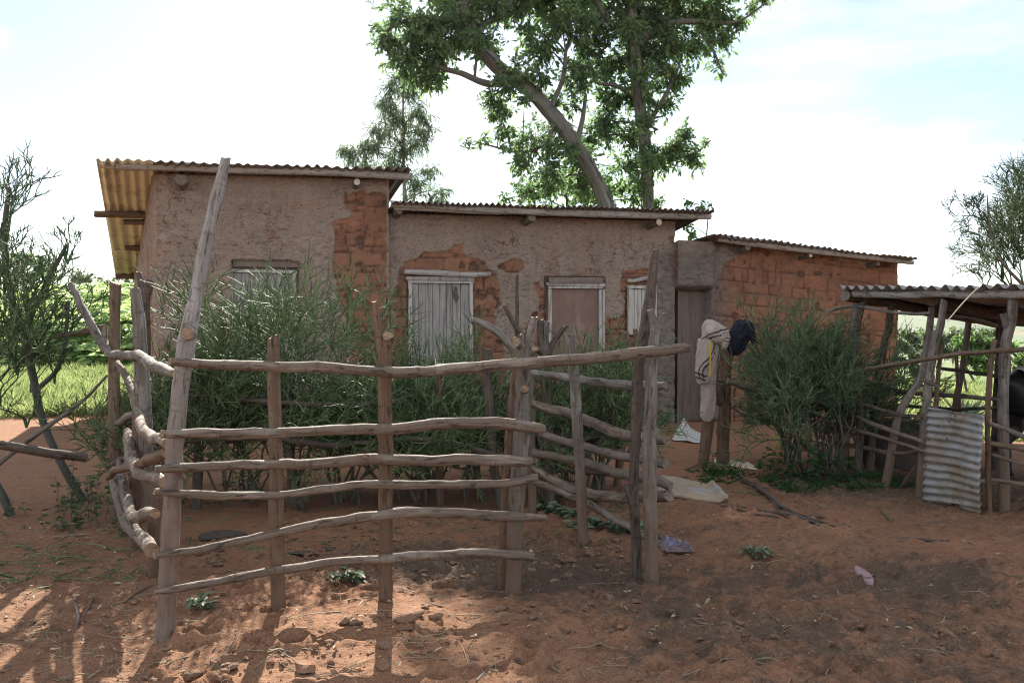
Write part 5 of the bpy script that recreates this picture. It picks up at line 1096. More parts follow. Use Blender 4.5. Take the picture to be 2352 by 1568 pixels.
gt = Geo().add(np.concatenate([V.reshape(-1, 3), V2.reshape(-1, 3)]), np.concatenate([q, q[:, ::-1] + n, rim(k[:, 0]), rim(k[::-1, -1]), rim(k[0, ::-1]), rim(k[-1])])).build('gate', M_TING, sh)
g = Geo()
for (uu, vv) in ((.07, .03), (.4, .12), (.23, .18), (.42, .30), (.08, .35), (.95, .1), (.92, .5), (.05, .62), (.25, .66), (.9, .75), (.6, .05)):
    p = V[int(uu * (nu - 1)), int(vv * (nv - 1))] + nn * .006
    a = np.linspace(0, 2 * math.pi, 8, endpoint=False); t1_ = nrm(np.cross(nn, [0, 0, 1.])); ring = p + (t1_ * np.cos(a)[:, None] + np.array([0, 0, 1.]) * np.sin(a)[:, None]) * .011
    g.add(np.vstack([ring, p + nn * .008]), None, [[i, (i + 1) % 8, 8] for i in range(8)])
g.build('nail_heads', plain_mat('rusty_nail', (.08, .05, .04), (.14, .09, .06)), gt)
# straw and wire
g = Geo(); pole(g, pxpole([(2246, 660, 7.0, 1.2), (2212, 695, 6.95, 1.5), (2175, 738, 6.9, 1.2)]), 6, .02, 350, .1); tag(g.build('reed_stalk', [plain_mat('straw', (.55, .48, .34), (.65, .58, .43)), M_CUT], org=P(2210, 698, 7.)), 'pale reed stalk hanging down from the shed roof edge', 'stalk')
a = FP(fs(1722), fac(1722, 669)[1], .03); b = P(2062, 668, 9.0); t = np.linspace(0, 1, 25)[:, None]; w_ = a + (b - a) * t; w_[:, 2] -= (.14 * 4 * t * (1 - t))[:, 0]
g = Geo(); segs(g, w_[:-1], w_[1:], np.full(24, .003), np.full(24, .003), 5); tag(g.build('washing_line', plain_mat('wire', (.12, .11, .10), (.18, .17, .16)), org=a), 'thin sagging wire from the brick wall to the shed roof', 'wire')
# low rail between garment posts and shed
g = Geo(); pole(g, pxpole([(1672, 873, 9.0, 6), (1720, 892, 9.0, 6.5), (1800, 912, 9.0, 6.5), (1880, 923, 9.0, 6.5), (1960, 935, 9.0, 6)]), 10, .07, 360, .3, 1)
tag(g.build('fence_rail', [M_DARK, M_CUTD], org=P(1800, 912, 9.)), 'long dark rail running through the pencil bushes before the brick house', 'rail')
g = Geo(); pole(g, pxpole([(1815, 990, 9.6, 5), (1860, 1030, 9.6, 6), (1910, 1062, 9.7, 6), (1990, 1068, 9.8, 6)]), 10, .06, 361, .2, .6)
tag(g.build('loose_pole', [M_GREY, M_CUTP], org=P(1860, 1030, 9.6)), 'pale grey pole propped low behind the dark pencil bushes', 'pole')
# ------------------------------------------------------------------ cow
M_COW = plain_mat('black_hide', (.012, .011, .012), (.022, .02, .021), 30, .45, .2, .004)
M_COWW = plain_mat('pale_patch', (.55, .53, .5), (.65, .62, .6), 30, .6, .2, .004)  # near-white oval on the cow's back
def skin_obj(name, verts, edges, radii, mat, parent=None, sub=2, root=0):
    off = ORG.get(parent.name, np.zeros(3)) if parent is not None else np.zeros(3)
    me = bpy.data.meshes.new(name); me.from_pydata([tuple(np.asarray(v) - off) for v in verts], edges, [])
    ob = bpy.data.objects.new(name, me); COL.objects.link(ob); me.materials.append(mat)
    md = ob.modifiers.new('s', 'SKIN'); md.use_smooth_shade = True
    for i, r in enumerate(radii): me.skin_vertices[0].data[i].radius = (r, r) if np.isscalar(r) else r
    for i in range(len(verts)): me.skin_vertices[0].data[i].use_root = i == root
    s = ob.modifiers.new('d', 'SUBSURF'); s.levels = s.render_levels = sub
    if parent is not None: ob.parent = parent
    return ob
cb = P(2352, 1060, 8.6); cb[2] = 0.
cow = thing('cow', 'black cow with a pale patch on its back behind the shed rails', 'cow', cb)
ux = nrm(np.array([.93, .36, 0])); uy = np.array([-ux[1], ux[0], 0])      # rump towards the gate
def cw(a, b, z): return cb + ux * (a - .10) + uy * b + np.array([0, 0, z])
vs = [cw(0, 0, .88), cw(.25, 0, .9), cw(.6, 0, .84), cw(.95, 0, .84), cw(1.2, 0, .9), cw(1.42, 0, 1.02), cw(1.6, 0, 1.12), cw(1.74, 0, 1.06), cw(1.92, 0, .92)]
rr = [(.20, .22), (.24, .27), (.26, .31), (.25, .30), (.21, .27), (.13, .18), (.11, .13), (.095, .11), (.07, .075)]
ed = [(i, i + 1) for i in range(8)]
def leg(a, b, front):
    i = len(vs)
    if front: pts = [(a, b, .66, .11), (a - .01, b, .42, .065), (a, b, .36, .06), (a, b, .10, .04), (a + .03, b, .015, .05)]; j = 4
    else: pts = [(a + .04, b, .70, .15), (a + .10, b, .50, .095), (a - .06, b, .38, .06), (a - .02, b, .12, .045), (a + .02, b, .015, .05)]; j = 1
    for q in pts: vs.append(cw(q[0], q[1], q[2])); rr.append((q[3], q[3]))
    ed.append((j, i)); ed.extend((i + k, i + k + 1) for k in range(4))
for sgn in (-1, 1): leg(1.15, .14 * sgn, True); leg(.08, .15 * sgn, False)
i = len(vs); vs += [cw(-.18, 0, 1.0), cw(-.24, 0, .8), cw(-.25, .01, .5), cw(-.25, .01, .3)]; rr += [(.04, .04), (.022, .022), (.02, .02), (.035, .035)]; ed += [(0, i), (i, i + 1), (i + 1, i + 2), (i + 2, i + 3)]
skin_obj('body', vs, ed, rr, M_COW, cow, root=2)
g = Geo(); n = 20; a = np.linspace(0, 2 * math.pi, n, endpoint=False)
pts = []
for rad in (.0, .5, 1.):
    for t in a: pts.append(cw(.16 + .24 * rad * math.cos(t), -.06 + .17 * rad * math.sin(t), 1.155 - .03 * rad * rad - .25 * (.17 * rad * math.sin(t) - .06) ** 2 * 8))
pts = np.array(pts); q = [[r_ * n + k_, r_ * n + (k_ + 1) % n, (r_ + 1) * n + (k_ + 1) % n, (r_ + 1) * n + k_] for r_ in range(2) for k_ in range(n)]
g.add(pts, q); g.build('white_patch', M_COWW, cow)
for sgn in (-1, 1):
    g = Geo(); pole(g, [[*cw(1.63, .07 * sgn, 1.2), .028], [*cw(1.66, .18 * sgn, 1.28), .02], [*cw(1.72, .2 * sgn, 1.38), .006]], 8, .03, 7); g.build('horn', [M_CUTD, M_CUTD], cow)
    g = Geo(); leaves(g, cw(1.58, .09 * sgn, 1.14)[None], (uy * sgn + np.array([0, 0, -.15]))[None], .17, .1, np.array([.5]), up=ux[None]); g.build('ear', M_COW, cow)
# ------------------------------------------------------------------ garments on posts
def cloth_mat(name, c, cs, cy=None):
    m, nt, out = newmat(name); N = NB(nt); s = N.attr('stripe')
    g_ = N('NewGeometry').outputs['Position']; n = N.noise(g_, 18, 4); w = N.noise(g_, 300, 2)
    col = N.mix(N.step(n, .35, .65), c, tuple(x * .82 for x in c)); col = N.mix(N.step(s, .45, .55), col, cs)
    if cy: col = N.mix(N.step(s, 1.45, 1.55), col, cy)
    finish(N, out, col, .95, N.bump(w, .2, .002, N.bump(n, .3, .02)), spec=.1); return m
M_BEIGE = cloth_mat('beige_cloth', (.36, .29, .24), (.05, .045, .045), (.62, .40, .03))
M_NAVY = cloth_mat('navy_cloth', (.024, .024, .036), (.05, .02, .03))
# posts under the garments
gp1 = thing('post_stub', 'leaning brown post stub with the beige garment over its top', 'post', G(1612, 1076), 'post stubs carrying garments')
post(gp1, [(1611, 1077, 9.33, 11), (1622, 1000, 9.33, 13), (1634, 900, 9.33, 13), (1642, 800, 9.33, 11), (1645, 755, 9.33, 9)], 371, [M_BROWN, M_CUT])
gp2 = thing('post_stub', 'thick brown post stub with the navy garment over its fork', 'post', G(1660, 1066), 'post stubs carrying garments')
post(gp2, [(1658, 1068, 9.5, 15), (1662, 960, 9.5, 14), (1664, 880, 9.5, 13), (1668, 830, 9.5, 12)], 372, [M_BROWN, M_CUT], forks=[[(1668, 850, 9.5, 10), (1680, 800, 9.5, 9), (1695, 750, 9.5, 8)], [(1664, 850, 9.5, 10), (1655, 820, 9.5, 8), (1648, 795, 9.5, 7)], [(1655, 925, 9.48, 8), (1635, 915, 9.45, 6), (1612, 918, 9.4, 4)], [(1655, 920, 9.46, 9), (1643, 895, 9.44, 7), (1652, 870, 9.42, 6)]])
def loft(g, rows, Y, seed, nfold=6, amp=.16, thick=.7, stripef=None, ridge=.10):
    rows = np.array(rows, float); nz_ = 80; nt_ = 96; yy = np.linspace(rows[0, 0], rows[-1, 0], nz_); sc_ = Y / F_PX
    xl = np.interp(yy, rows[:, 0], rows[:, 1]); xr = np.interp(yy, rows[:, 0], rows[:, 2])
    a = np.linspace(0, 2 * math.pi, nt_, endpoint=False); T = np.repeat((np.arange(nz_) / (nz_ - 1))[:, None], nt_, 1); A = np.repeat(a[None], nz_, 0)
    q = nfold * A + 2.6 * fbm(xyz(np.cos(A) * .8, np.sin(A) * .8, T * 1.6), 2, seed)
    f = 1 + amp * sst(.02, .35, T) * (1 - 2 * np.abs(np.sin(q / 2)) ** .7) + .22 * fbm(xyz(np.cos(A) * 1.3, np.sin(A) * 1.3, T * 2.4), 3, seed + 3) + ridge * (1 - 2 * np.abs(fbm(xyz(np.cos(A) * 2.2, np.sin(A) * 2.2, T * 5.), 2, seed + 5)))
    f = f * (1 + .10 * np.sin(3.1 * A + 6 * T + seed) * sst(.1, .5, T)); w = (xr - xl)[:, None] / 2 * sc_; C = np.array([P((l + r) / 2, y, Y) for l, r, y in zip(xl, xr, yy)])
    V = np.stack([C[:, None, 0] + w * f * np.cos(A), C[:, None, 1] + np.maximum(w * thick, .02) * f * np.sin(A), C[:, None, 2] + .02 * fbm(xyz(np.cos(A) * 2, np.sin(A) * 2, T * 3), 2, seed + 8)], -1)
    k = np.arange(nz_ * nt_).reshape(nz_, nt_); k2 = np.roll(k, -1, 1); qd = np.stack([k[:-1], k2[:-1], k2[1:], k[1:]], -1).reshape(-1, 4)[:, ::-1]
    st_ = stripef(T, A) if stripef else np.zeros(T.shape)
    g.add(V, qd, stripe=st_.ravel())
    for e in (0, -1):
        ring = V[e]; g.add(np.vstack([ring, ring.mean(0)]), None, [[i_, nt_, (i_ + 1) % nt_] for i_ in range(nt_)], stripe=np.zeros(nt_ + 1))
def bands(d, w): return np.where((np.abs(d - w) < w * .42) | (np.abs(d + w) < w * .42), 1., np.where(np.abs(d) < w * .5, .0, .0))
def angd(A, c): return np.angle(np.exp(1j * (A - c)))
g = Geo()
loft(g, [(735, 1624, 1632), (738, 1619, 1641), (743, 1615, 1651), (750, 1612, 1659), (758, 1610, 1666), (766, 1608, 1670), (775, 1607, 1672), (783, 1615, 1669), (789, 1628, 1662)], 9.20, 5, 3, .10, .8, lambda T, A: bands(T - (.66 - .2 * np.cos(A + .2)), .075), ridge=.03)
loft(g, [(778, 1606, 1640), (795, 1603, 1642), (815, 1600, 1641), (835, 1597, 1638), (850, 1595, 1633), (862, 1596, 1629), (872, 1599, 1625), (881, 1604, 1621)], 9.16, 9, 4, .13, .42, lambda T, A: np.maximum(bands(angd(A, -1.15 + .75 * np.sin(T * 5.5 + .6)), .27) * (T < .9), bands(T - (.86 + .05 * np.cos(A)), .05) * (np.cos(A + 2.6) > -.3)))
loft(g, [(766, 1650, 1672), (776, 1654, 1677), (786, 1656, 1676), (794, 1658, 1671), (799, 1661, 1667)], 9.14, 33, 3, .16, .6, lambda T, A: bands(T - (.38 + .1 * np.cos(A)), .10), ridge=.14)
loft(g, [(772, 1616, 1656), (800, 1614, 1653), (830, 1612, 1649), (860, 1612, 1646), (885, 1612, 1644), (905, 1611, 1643), (925, 1609, 1642), (942, 1607, 1640), (955, 1608, 1637), (964, 1613, 1634), (968, 1618, 1629)], 9.22, 14, 4, .17, .42, lambda T, A: bands(angd(A, -.45 + .3 * np.sin(T * 7)), .22) * (T < .45))
o = g.build('garment', M_BEIGE, org=P(1640, 740, 9.2)); tag(o, 'beige garment with dark and white stripes draped over the leaning post stub', 'garment', 'garments hung on posts')
g2 = Geo(); c_ = [P(1632, 784, 9.02), P(1631.5, 820, 9.03), P(1631, 864, 9.06)]; segs(g2, c_[:-1], c_[1:], np.full(2, .007), np.full(2, .007), 6); g2.build('drawstring', plain_mat('yellow_ribbon', (.50, .33, .03), (.58, .40, .05)), o)
g = Geo()
loft(g, [(734, 1699, 1712), (738, 1692, 1721), (746, 1685, 1727), (758, 1680, 1727), (775, 1676, 1722), (790, 1674, 1714), (802, 1675, 1708), (811, 1678, 1700), (816, 1684, 1694)], 9.42, 21, 4, .20, .6, ridge=.16)
loft(g, [(742, 1706, 1724), (752, 1712, 1730), (764, 1717, 1734), (775, 1720, 1736), (783, 1724, 1735), (788, 1727, 1733)], 9.38, 25, 3, .18, .5, ridge=.16)
tag(g.build('garment', M_NAVY, org=P(1700, 740, 9.4)), 'dark navy garment bunched over the forked post stub', 'garment', 'garments hung on posts')
# ------------------------------------------------------------------ things lying about
def sheet(name, label, cat, outline, seed, mat, crumple=.03, lift=.012, res=26, thick=.006, heightf=None, group=None, folds=None):
    """crumpled cloth or plastic lying on the ground; outline: four px corners"""
    c = [G(*q) for q in outline]; u, v = np.meshgrid(np.linspace(0, 1, res), np.linspace(0, 1, res), indexing='ij')
    wob = .05
    uu = u + wob * fbm(xyz(u * 3, v * 3, seed), 2, seed); vv = v + wob * fbm(xyz(u * 3, v * 3, seed + 4.), 2, seed + 1)
    V = (c[0] * (1 - uu[..., None]) + c[1] * uu[..., None]) * (1 - vv[..., None]) + (c[3] * (1 - uu[..., None]) + c[2] * uu[..., None]) * vv[..., None]
    V[..., 2] = gz(V[..., 0], V[..., 1]) + lift + crumple * np.abs(fbm(xyz(u * 3.5, v * 3.5, seed), 3, seed + 2)) * 2 * np.minimum(1, 6 * np.minimum(np.minimum(u, 1 - u), np.minimum(v, 1 - v)) + .3)
    if heightf: V[..., 2] += heightf(u, v)
    n = res * res; k = np.arange(n).reshape(res, res); q = np.stack([k[:-1, :-1], k[1:, :-1], k[1:, 1:], k[:-1, 1:]], -1).reshape(-1, 4)
    V2 = V.copy(); V2[..., 2] -= thick
    def rm(l): return np.stack([l[:-1], l[:-1] + n, l[1:] + n, l[1:]], -1)
    nz_ = np.cross(V[1, 0] - V[0, 0], V[0, 1] - V[0, 0])[2]
    Q = np.concatenate([q, q[:, ::-1] + n, rm(k[:, 0]), rm(k[::-1, -1]), rm(k[0, ::-1]), rm(k[-1])])
    if nz_ < 0: Q = Q[:, ::-1]
    return tag(Geo().add(np.concatenate([V.reshape(-1, 3), V2.reshape(-1, 3)]), Q).build(name, mat, org=V.reshape(-1, 3).mean(0)), label, cat, group)
M_SACK = plain_mat('white_sack', (.38, .375, .35), (.46, .45, .42), 25, .7, .3, .01, (.30, .27, .22))
M_CARD = plain_mat('dusty_cover', (.30, .225, .155), (.36, .28, .20), 12, .85, .3, .01, (.31, .32, .32))
M_PURP = plain_mat('purple_plastic', (.13, .10, .17), (.20, .165, .25), 12, .4, .4, .02, (.12, .085, .075), spec=.5)
M_PINK = plain_mat('pink_rubber', (.22, .135, .135), (.29, .18, .185), 20, .6, .2, .005)
M_PALE = plain_mat('pale_peel', (.52, .40, .30), (.60, .48, .37), 20, .8, .3, .01)
M_YELL = plain_mat('yellow_plastic', (.27, .21, .075), (.33, .26, .085), 15, .55, .1, .004, (.22, .17, .10))
sheet('sack', 'crumpled white woven sack lying by the dark wooden door', 'sack', [(1565, 975), (1612, 1000), (1612, 1020), (1543, 1012)], 3, M_SACK, .04, .02, heightf=lambda u, v: .16 * np.exp(-(((u - .25) / .17) ** 2 + ((v - .35) / .3) ** 2)))
sheet('ground_cover', 'dusty tan flat cover with a rolled end lying on the ground', 'cover', [(1518, 1096), (1640, 1122), (1672, 1160), (1505, 1138)], 6, M_CARD, .012, .03, thick=.03, heightf=lambda u, v: .05 * sst(.86, 1., u) - .03 * sst(.9, .6, u) * 0)
sheet('plastic_rag', 'crumpled purple plastic rag at the foot of the fork-topped fence post', 'rag', [(1518, 1241), (1560, 1250), (1600, 1274), (1528, 1272)], 9, M_PURP, .05, .02)
sheet('peel_heap', 'pale dry peelings spread behind the garment post stubs', 'peelings', [(1640, 1056), (1730, 1070), (1742, 1082), (1640, 1066)], 12, M_PALE, .03, .015)
# pink sandal
b = G(1983, 1335); ax = nrm(G(2003, 1347) - G(1962, 1318)); ay = np.array([-ax[1], ax[0], 0]); sd = thing('sandal', 'worn pink rubber sandal half buried in the trampled earth', 'sandal', b)
out_ = []
n = 40; a = np.linspace(0, 2 * math.pi, n, endpoint=False); Lx = .10 * np.cos(a); Wy = .036 * np.sin(a) * (1 + .22 * np.cos(a) - .12 * np.cos(2 * a))
ring = b + ax * Lx[:, None] + ay * Wy[:, None]; V = np.vstack([ring + [0, 0, .002], ring + [0, 0, .028], b + (ring - b) * .86 + np.array([0, 0, .032]), (b + [0, 0, .03])[None]])
q = [[r_ * n + k_, r_ * n + (k_ + 1) % n, (r_ + 1) * n + (k_ + 1) % n, (r_ + 1) * n + k_] for r_ in range(2) for k_ in range(n)]
V[:, 2] += .05 * ((V - b) @ -ax) / .13 * .5 + .02
Geo().add(V, q, [[2 * n + k_, 2 * n + (k_ + 1) % n, 3 * n] for k_ in range(n)]).build('sole', M_PINK, sd)
g = Geo(); t = np.linspace(0, math.pi, 12)
V = np.array([[b + ax * (x + .01 * math.sin(tt)) + ay * .043 * math.cos(tt) + np.array([0, 0, .042 + .022 * math.sin(tt) - .3 * x]) for tt in t] for x in (.0, .025, .05)])
k = np.arange(36).reshape(3, 12); g.add(V.reshape(-1, 3), np.stack([k[:-1, :-1], k[1:, :-1], k[1:, 1:], k[:-1, 1:]], -1).reshape(-1, 4)); g.build('strap', M_PINK, sd)
# jerrycans half hidden in the bushes
for k, (x, y, Y, lab, s) in enumerate(((1842, 1085, 10.6, 'yellow jerrycan standing behind the middle dark pencil bush', .95), (1806, 1070, 10.8, 'dusty yellow jerrycan nearly hidden behind the first dark pencil bush', .9))):
    b = P(x, y, Y); b[2] = gz1(b[0], b[1]); jc = thing('jerrycan', lab, 'jerrycan', b, 'yellow jerrycans behind the bushes')
    g = Geo(); w, d, h = .26 * s, .16 * s, .36 * s; prof = [(0, .94), (.02, 1), (.3, 1), (.33, .985), (.36, 1), (.62, 1), (.65, .985), (.68, 1), (.82, 1), (.93, .8), (1, .45)]
    V = []; nn_ = 24; a = np.linspace(0, 2 * math.pi, nn_, endpoint=False)
    for z, f in prof:
        ca, sa = np.sign(np.cos(a)) * np.abs(np.cos(a)) ** .35, np.sign(np.sin(a)) * np.abs(np.sin(a)) ** .35
        V.append(np.stack([b[0] + ca * w / 2 * f, b[1] + sa * d / 2 * f, np.full(nn_, b[2] + z * h)], -1))
    V = np.concatenate(V); m_ = len(prof); q = [[i * nn_ + j, i * nn_ + (j + 1) % nn_, (i + 1) * nn_ + (j + 1) % nn_, (i + 1) * nn_ + j] for i in range(m_ - 1) for j in range(nn_)]
    V = np.vstack([V, [b + [0, 0, h]]]); g.add(V, q, [[(m_ - 1) * nn_ + j, (m_ - 1) * nn_ + (j + 1) % nn_, len(V) - 1] for j in range(nn_)]); g.build('body', M_YELL, jc)
    g = Geo(); tt = np.linspace(0, math.pi, 8); pole(g, [[b[0] - .08 * s * math.cos(t_), b[1], b[2] + h * .96 + .06 * s * math.sin(t_), .013] for t_ in tt], 8, .01, 3, 0); g.build('handle', [M_YELL, M_YELL], jc)
    g = Geo(); pole(g, [[b[0] + .09 * s, b[1], b[2] + h * .85, .022], [b[0] + .1 * s, b[1], b[2] + h * .93, .022], [b[0] + .11 * s, b[1], b[2] + h * 1.02, .024]], 10, .01, 3, 0); g.build('cap', [M_YELL, M_YELL], jc)
# fallen branches
def gpole(name, label, cat, pts, seed, mats, forks=(), group=None, lift=.6):
    def cv(pp):
        o = []
        for x, y, r in pp: p = G(x, y); rr_ = r * p[1] / F_PX; o.append([p[0], p[1], p[2] + rr_ * lift, rr_])
        return o
    g = Geo(); w = cv(pts); pole(g, w, 9, .08, seed, .4, 1)
    for f in forks: pole(g, cv(f), 7, .08, seed + 9, .4, .6)
    return tag(g.build(name, mats, org=w[0][:3]), label, cat, group)
gpole('fallen_branch', 'thick forked branch lying from the dark bushes across the yard', 'branch', [(1698, 1102, 6), (1735, 1122, 6.5), (1775, 1150, 7), (1800, 1172, 6), (1850, 1190, 4.5), (1905, 1205, 3.5), (1960, 1218, 2)], 380, [M_DARK, M_CUTD],
      forks=[[(1772, 1150, 4), (1788, 1172, 3.5), (1812, 1190, 2)], [(1840, 1188, 4), (1880, 1188, 3), (1930, 1200, 2), (1975, 1222, 1)]], group='branches lying in the yard')
gpole('fallen_branch', 'thin dark branch from the tan cover to the thick forked branch', 'branch', [(1655, 1164, 3.5), (1710, 1168, 3.5), (1770, 1178, 4), (1840, 1190, 4), (1890, 1212, 3), (1915, 1222, 2)], 381, [M_DARK, M_CUTD], forks=[[(1690, 1168, 2), (1740, 1182, 2), (1790, 1188, 1.5)]], group='branches lying in the yard')
gpole('fallen_branch', 'short dark branch lying alone in the shaded yard before the shed gate', 'branch', [(2058, 1236, 2.5), (2110, 1240, 3.5), (2160, 1243, 3), (2180, 1242, 2)], 382, [M_DARK, M_CUTD], group='branches lying in the yard')
gpole('fallen_branch', 'crooked stub branch lying upslope of the short dark one', 'branch', [(2015, 1165, 2), (2030, 1180, 3), (2045, 1195, 3.5)], 383, [M_BROWN, M_CUTD], group='branches lying in the yard')
gpole('dry_stalk', 'straw coloured stalk lying before the paired end posts of the pen', 'stalk', [(1372, 1366, 2.2), (1430, 1361, 2.5), (1490, 1354, 2.2), (1560, 1350, 1.5)], 384, [plain_mat('dry_stalk', (.40, .29, .13), (.50, .38, .19)), M_CUT], forks=[[(1390, 1362, 1.5), (1450, 1356, 1.5), (1520, 1350, 1)]])
gpole('fallen_branch', 'long thin stick running to the corner post of the pen', 'branch', [(285, 1382, 3), (330, 1352, 2.5), (380, 1338, 2.5), (440, 1332, 2.2), (600, 1320, 1.5)][:4], 385, [M_TWIG if False else M_GREY, M_CUTD], group='branches lying in the yard')
gpole('fallen_branch', 'pale peeled stick lying before the crooked fence run', 'branch', [(170, 1380, 2), (178, 1400, 4), (180, 1425, 3.5), (176, 1442, 2)], 386, [M_RAIL, M_CUT], group='branches lying in the yard')
gpole('fallen_branch', 'green brown stick propped beside the pale peeled stick', 'branch', [(215, 1372, 3), (205, 1392, 3), (192, 1418, 2.5), (188, 1436, 2)], 387, [M_GREY, M_CUTD], group='branches lying in the yard')
gpole('fallen_branch', 'forked pale twig at the bottom edge below the round posts', 'branch', [(1095, 1566, 4), (1115, 1545, 3.5), (1135, 1525, 2.5)], 388, [M_RAIL, M_CUT], forks=[[(1110, 1550, 3), (1130, 1548, 2), (1142, 1530, 1.5)]], group='branches lying in the yard')
gpole('fallen_branch', 'bleached stick fragment at the foot of the garment post stubs', 'branch', [(1570, 1082, 2), (1590, 1074, 2.5), (1612, 1064, 2)], 389, [M_RAIL, M_CUTP], group='branches lying in the yard')
# leafy cut sprays on the ground
def spray(label, x0, y0, x1, y1, n, L, seed, mat=M_DRYLEAF, W=.45):
    rs = np.random.default_rng(seed); a, b = G(x0, y0), G(x1, y1); o = thing('leaf_spray', label, 'leaf spray', a, 'cut leafy sprays on the ground')
    t = np.linspace(0, 1, 9)[:, None]; pts = a + (b - a) * t; pts[:, 2] = gz(pts[:, 0], pts[:, 1]) + .02 + .03 * np.sin(t[:, 0] * 3.1)
    g = Geo(); segs(g, pts[:-1], pts[1:], np.full(8, .006), np.full(8, .004), 5, tone=np.full(8, .4)); g.build('stem', M_PENCIL, o)
    f = rs.random(n); q = a + (b - a) * f[:, None]; q[:, 2] = gz(q[:, 0], q[:, 1]) + rs.uniform(.01, .06, n); ax_ = nrm(b - a); sd_ = np.array([-ax_[1], ax_[0], 0])
    d = sd_[None] * rs.choice([-1, 1], n)[:, None] + ax_[None] * rs.normal(.4, .4, (n, 1)) + np.stack([0 * f, 0 * f, rs.normal(.12, .2, n)], -1)
    g = Geo(); leaves(g, q, d, L * rs.uniform(.6, 1.15, n), L * W * rs.uniform(.7, 1.1, n), np.clip(rs.normal(.5, .22, n), 0, .9), rs=rs, up=np.tile([0, 0, 1.], (n, 1)) + rs.normal(0, .35, (n, 3)), fold=.2, droop=.1)
    g.build('leaves', mat, o); return o
for k, a in enumerate((('wilted leafy spray heaped behind the grey leaning post', 1235, 1165, 1325, 1192, 130, .10), ('long wilted spray under the slanting rails', 1340, 1205, 1450, 1225, 120, .09), ('wilted spray beside the dark end post', 1440, 1215, 1500, 1238, 70, .09), ('wilted spray just left of the grey leaning post foot', 1315, 1205, 1345, 1222, 40, .08),
                        ('short pale green spray right of the purple rag', 1705, 1262, 1758, 1282, 40, .07), ('narrow leaf spray on the mound behind the forked brown post', 760, 1340, 830, 1336, 46, .09), ('small leaf spray below the lowest rail near the round post', 780, 1312, 842, 1300, 30, .07), ('wilted grey green leaf cluster at the corner post', 440, 1392, 486, 1402, 24, .09), ('leaf cluster at the tip of the leaning rail', 1225, 1178, 1240, 1165, 24, .08))):
    spray(*a, seed=700 + k)
# loose sprigs, twigs, clods
rs = np.random.default_rng(99)
def scatter_px(n, boxes):
    out = []
    w = np.array([b[4] for b in boxes], float); w /= w.sum()
    for i in rs.choice(len(boxes), n, p=w):
        x0, y0, x1, y1, _ = boxes[i]; out.append((rs.uniform(x0, x1), rs.uniform(y0, y1)))
    return out
def gpts(px):
    px = np.array(px); u = (px[:, 0] - CX) / F_PX; w = -(px[:, 1] - CY) / F_PX; c_, s_ = math.cos(PIT), math.sin(PIT)
    d = np.stack([u, c_ + w * s_, -s_ + w * c_], -1); z = np.zeros(len(px))
    for _ in range(6):
        t = (EYE - z) / -d[:, 2]; p = CAM + d * t[:, None]; z = gz(p[:, 0], p[:, 1])
    p[:, 2] = z; return p
def litter(name, label, cat, n, boxes, Lr, rr, mat, seed, branch=True, lift=.012, tone=(.0, 1.)):
    p = gpts(scatter_px(n, boxes)); g = Geo(); a = rs.uniform(0, 6.28, n); L = rs.uniform(*Lr, n) * (rs.random(n) ** .5 + .3)
    d = np.stack([np.cos(a), np.sin(a) * .9, 0 * a], -1); tn = rs.uniform(*tone, n); r = rs.uniform(*rr, n)
    q = p; bend = rs.normal(0, .35, n)
    for k in range(3):
        ca, sa = np.cos(bend * k), np.sin(bend * k); dk = np.stack([d[:, 0] * ca - d[:, 1] * sa, d[:, 0] * sa + d[:, 1] * ca, 0 * a], -1)
        q2 = q + dk * (L / 3)[:, None]; q2[:, 2] = gz(q2[:, 0], q2[:, 1]) + lift * rs.uniform(.2, 1.6, n)
        segs(g, q, q2, r * (1 - .2 * k), r * (1 - .2 * (k + 1)), 4, tone=tn)
        if branch:
            m_ = rs.random(n) < .45; b2 = rs.uniform(.5, .9, n) * rs.choice([-1, 1], n); dk2 = np.stack([dk[:, 0] * np.cos(b2) - dk[:, 1] * np.sin(b2), dk[:, 0] * np.sin(b2) + dk[:, 1] * np.cos(b2), .1 + 0 * a], -1)
            e = q2 + dk2 * (L * .3)[:, None]; e[:, 2] = gz(e[:, 0], e[:, 1]) + lift * rs.uniform(.2, 2., n); segs(g, q2[m_], e[m_], r[m_] * .7, r[m_] * .5, 4, tone=tn[m_])
        q = q2
    return tag(g.build(name, mat), label, cat, kind='stuff')
litter('green_sprigs', 'broken green pencil twigs littering the ground by the hedge', 'twigs', 230, [(420, 1150, 1240, 1290, 5), (0, 1200, 340, 1340, 3), (1230, 1150, 1500, 1260, 1.5), (1700, 1110, 2060, 1140, 1.2), (0, 1290, 200, 1340, 1)], (.10, .34), (.003, .005), M_PENCIL, 1, lift=.02)
litter('twig_litter', 'thin dry twigs and straws scattered over the yard', 'twigs', 560, [(0, 1200, 400, 1568, 3), (400, 1300, 1400, 1568, 2.5), (1400, 1150, 2352, 1568, 3.5), (1500, 1000, 2352, 1180, 1.5), (0, 950, 250, 1150, .6)], (.05, .26), (.0018, .0045), M_TWIG, 2)
p = gpts(scatter_px(420, [(0, 1180, 360, 1500, 3), (360, 1280, 1250, 1540, 2), (1200, 1180, 1600, 1330, 1), (1500, 1150, 2352, 1500, 1.6)])); n = len(p); g = Geo(); a = rs.uniform(0, 6.28, n); p[:, 2] += .012
leaves(g, p, np.stack([np.cos(a), np.sin(a), rs.normal(.1, .25, n)], -1), rs.uniform(.018, .055, n), rs.uniform(.008, .022, n), np.clip(rs.normal(.5, .3, n), 0, .9), rs=rs, up=np.tile([0, 0, 1.], (n, 1)) + rs.normal(0, .5, (n, 3)), fold=.3)
tag(g.build('fallen_leaves', M_DEADLEAF), 'dry fallen leaves scattered on the red earth', 'leaves', kind='stuff')
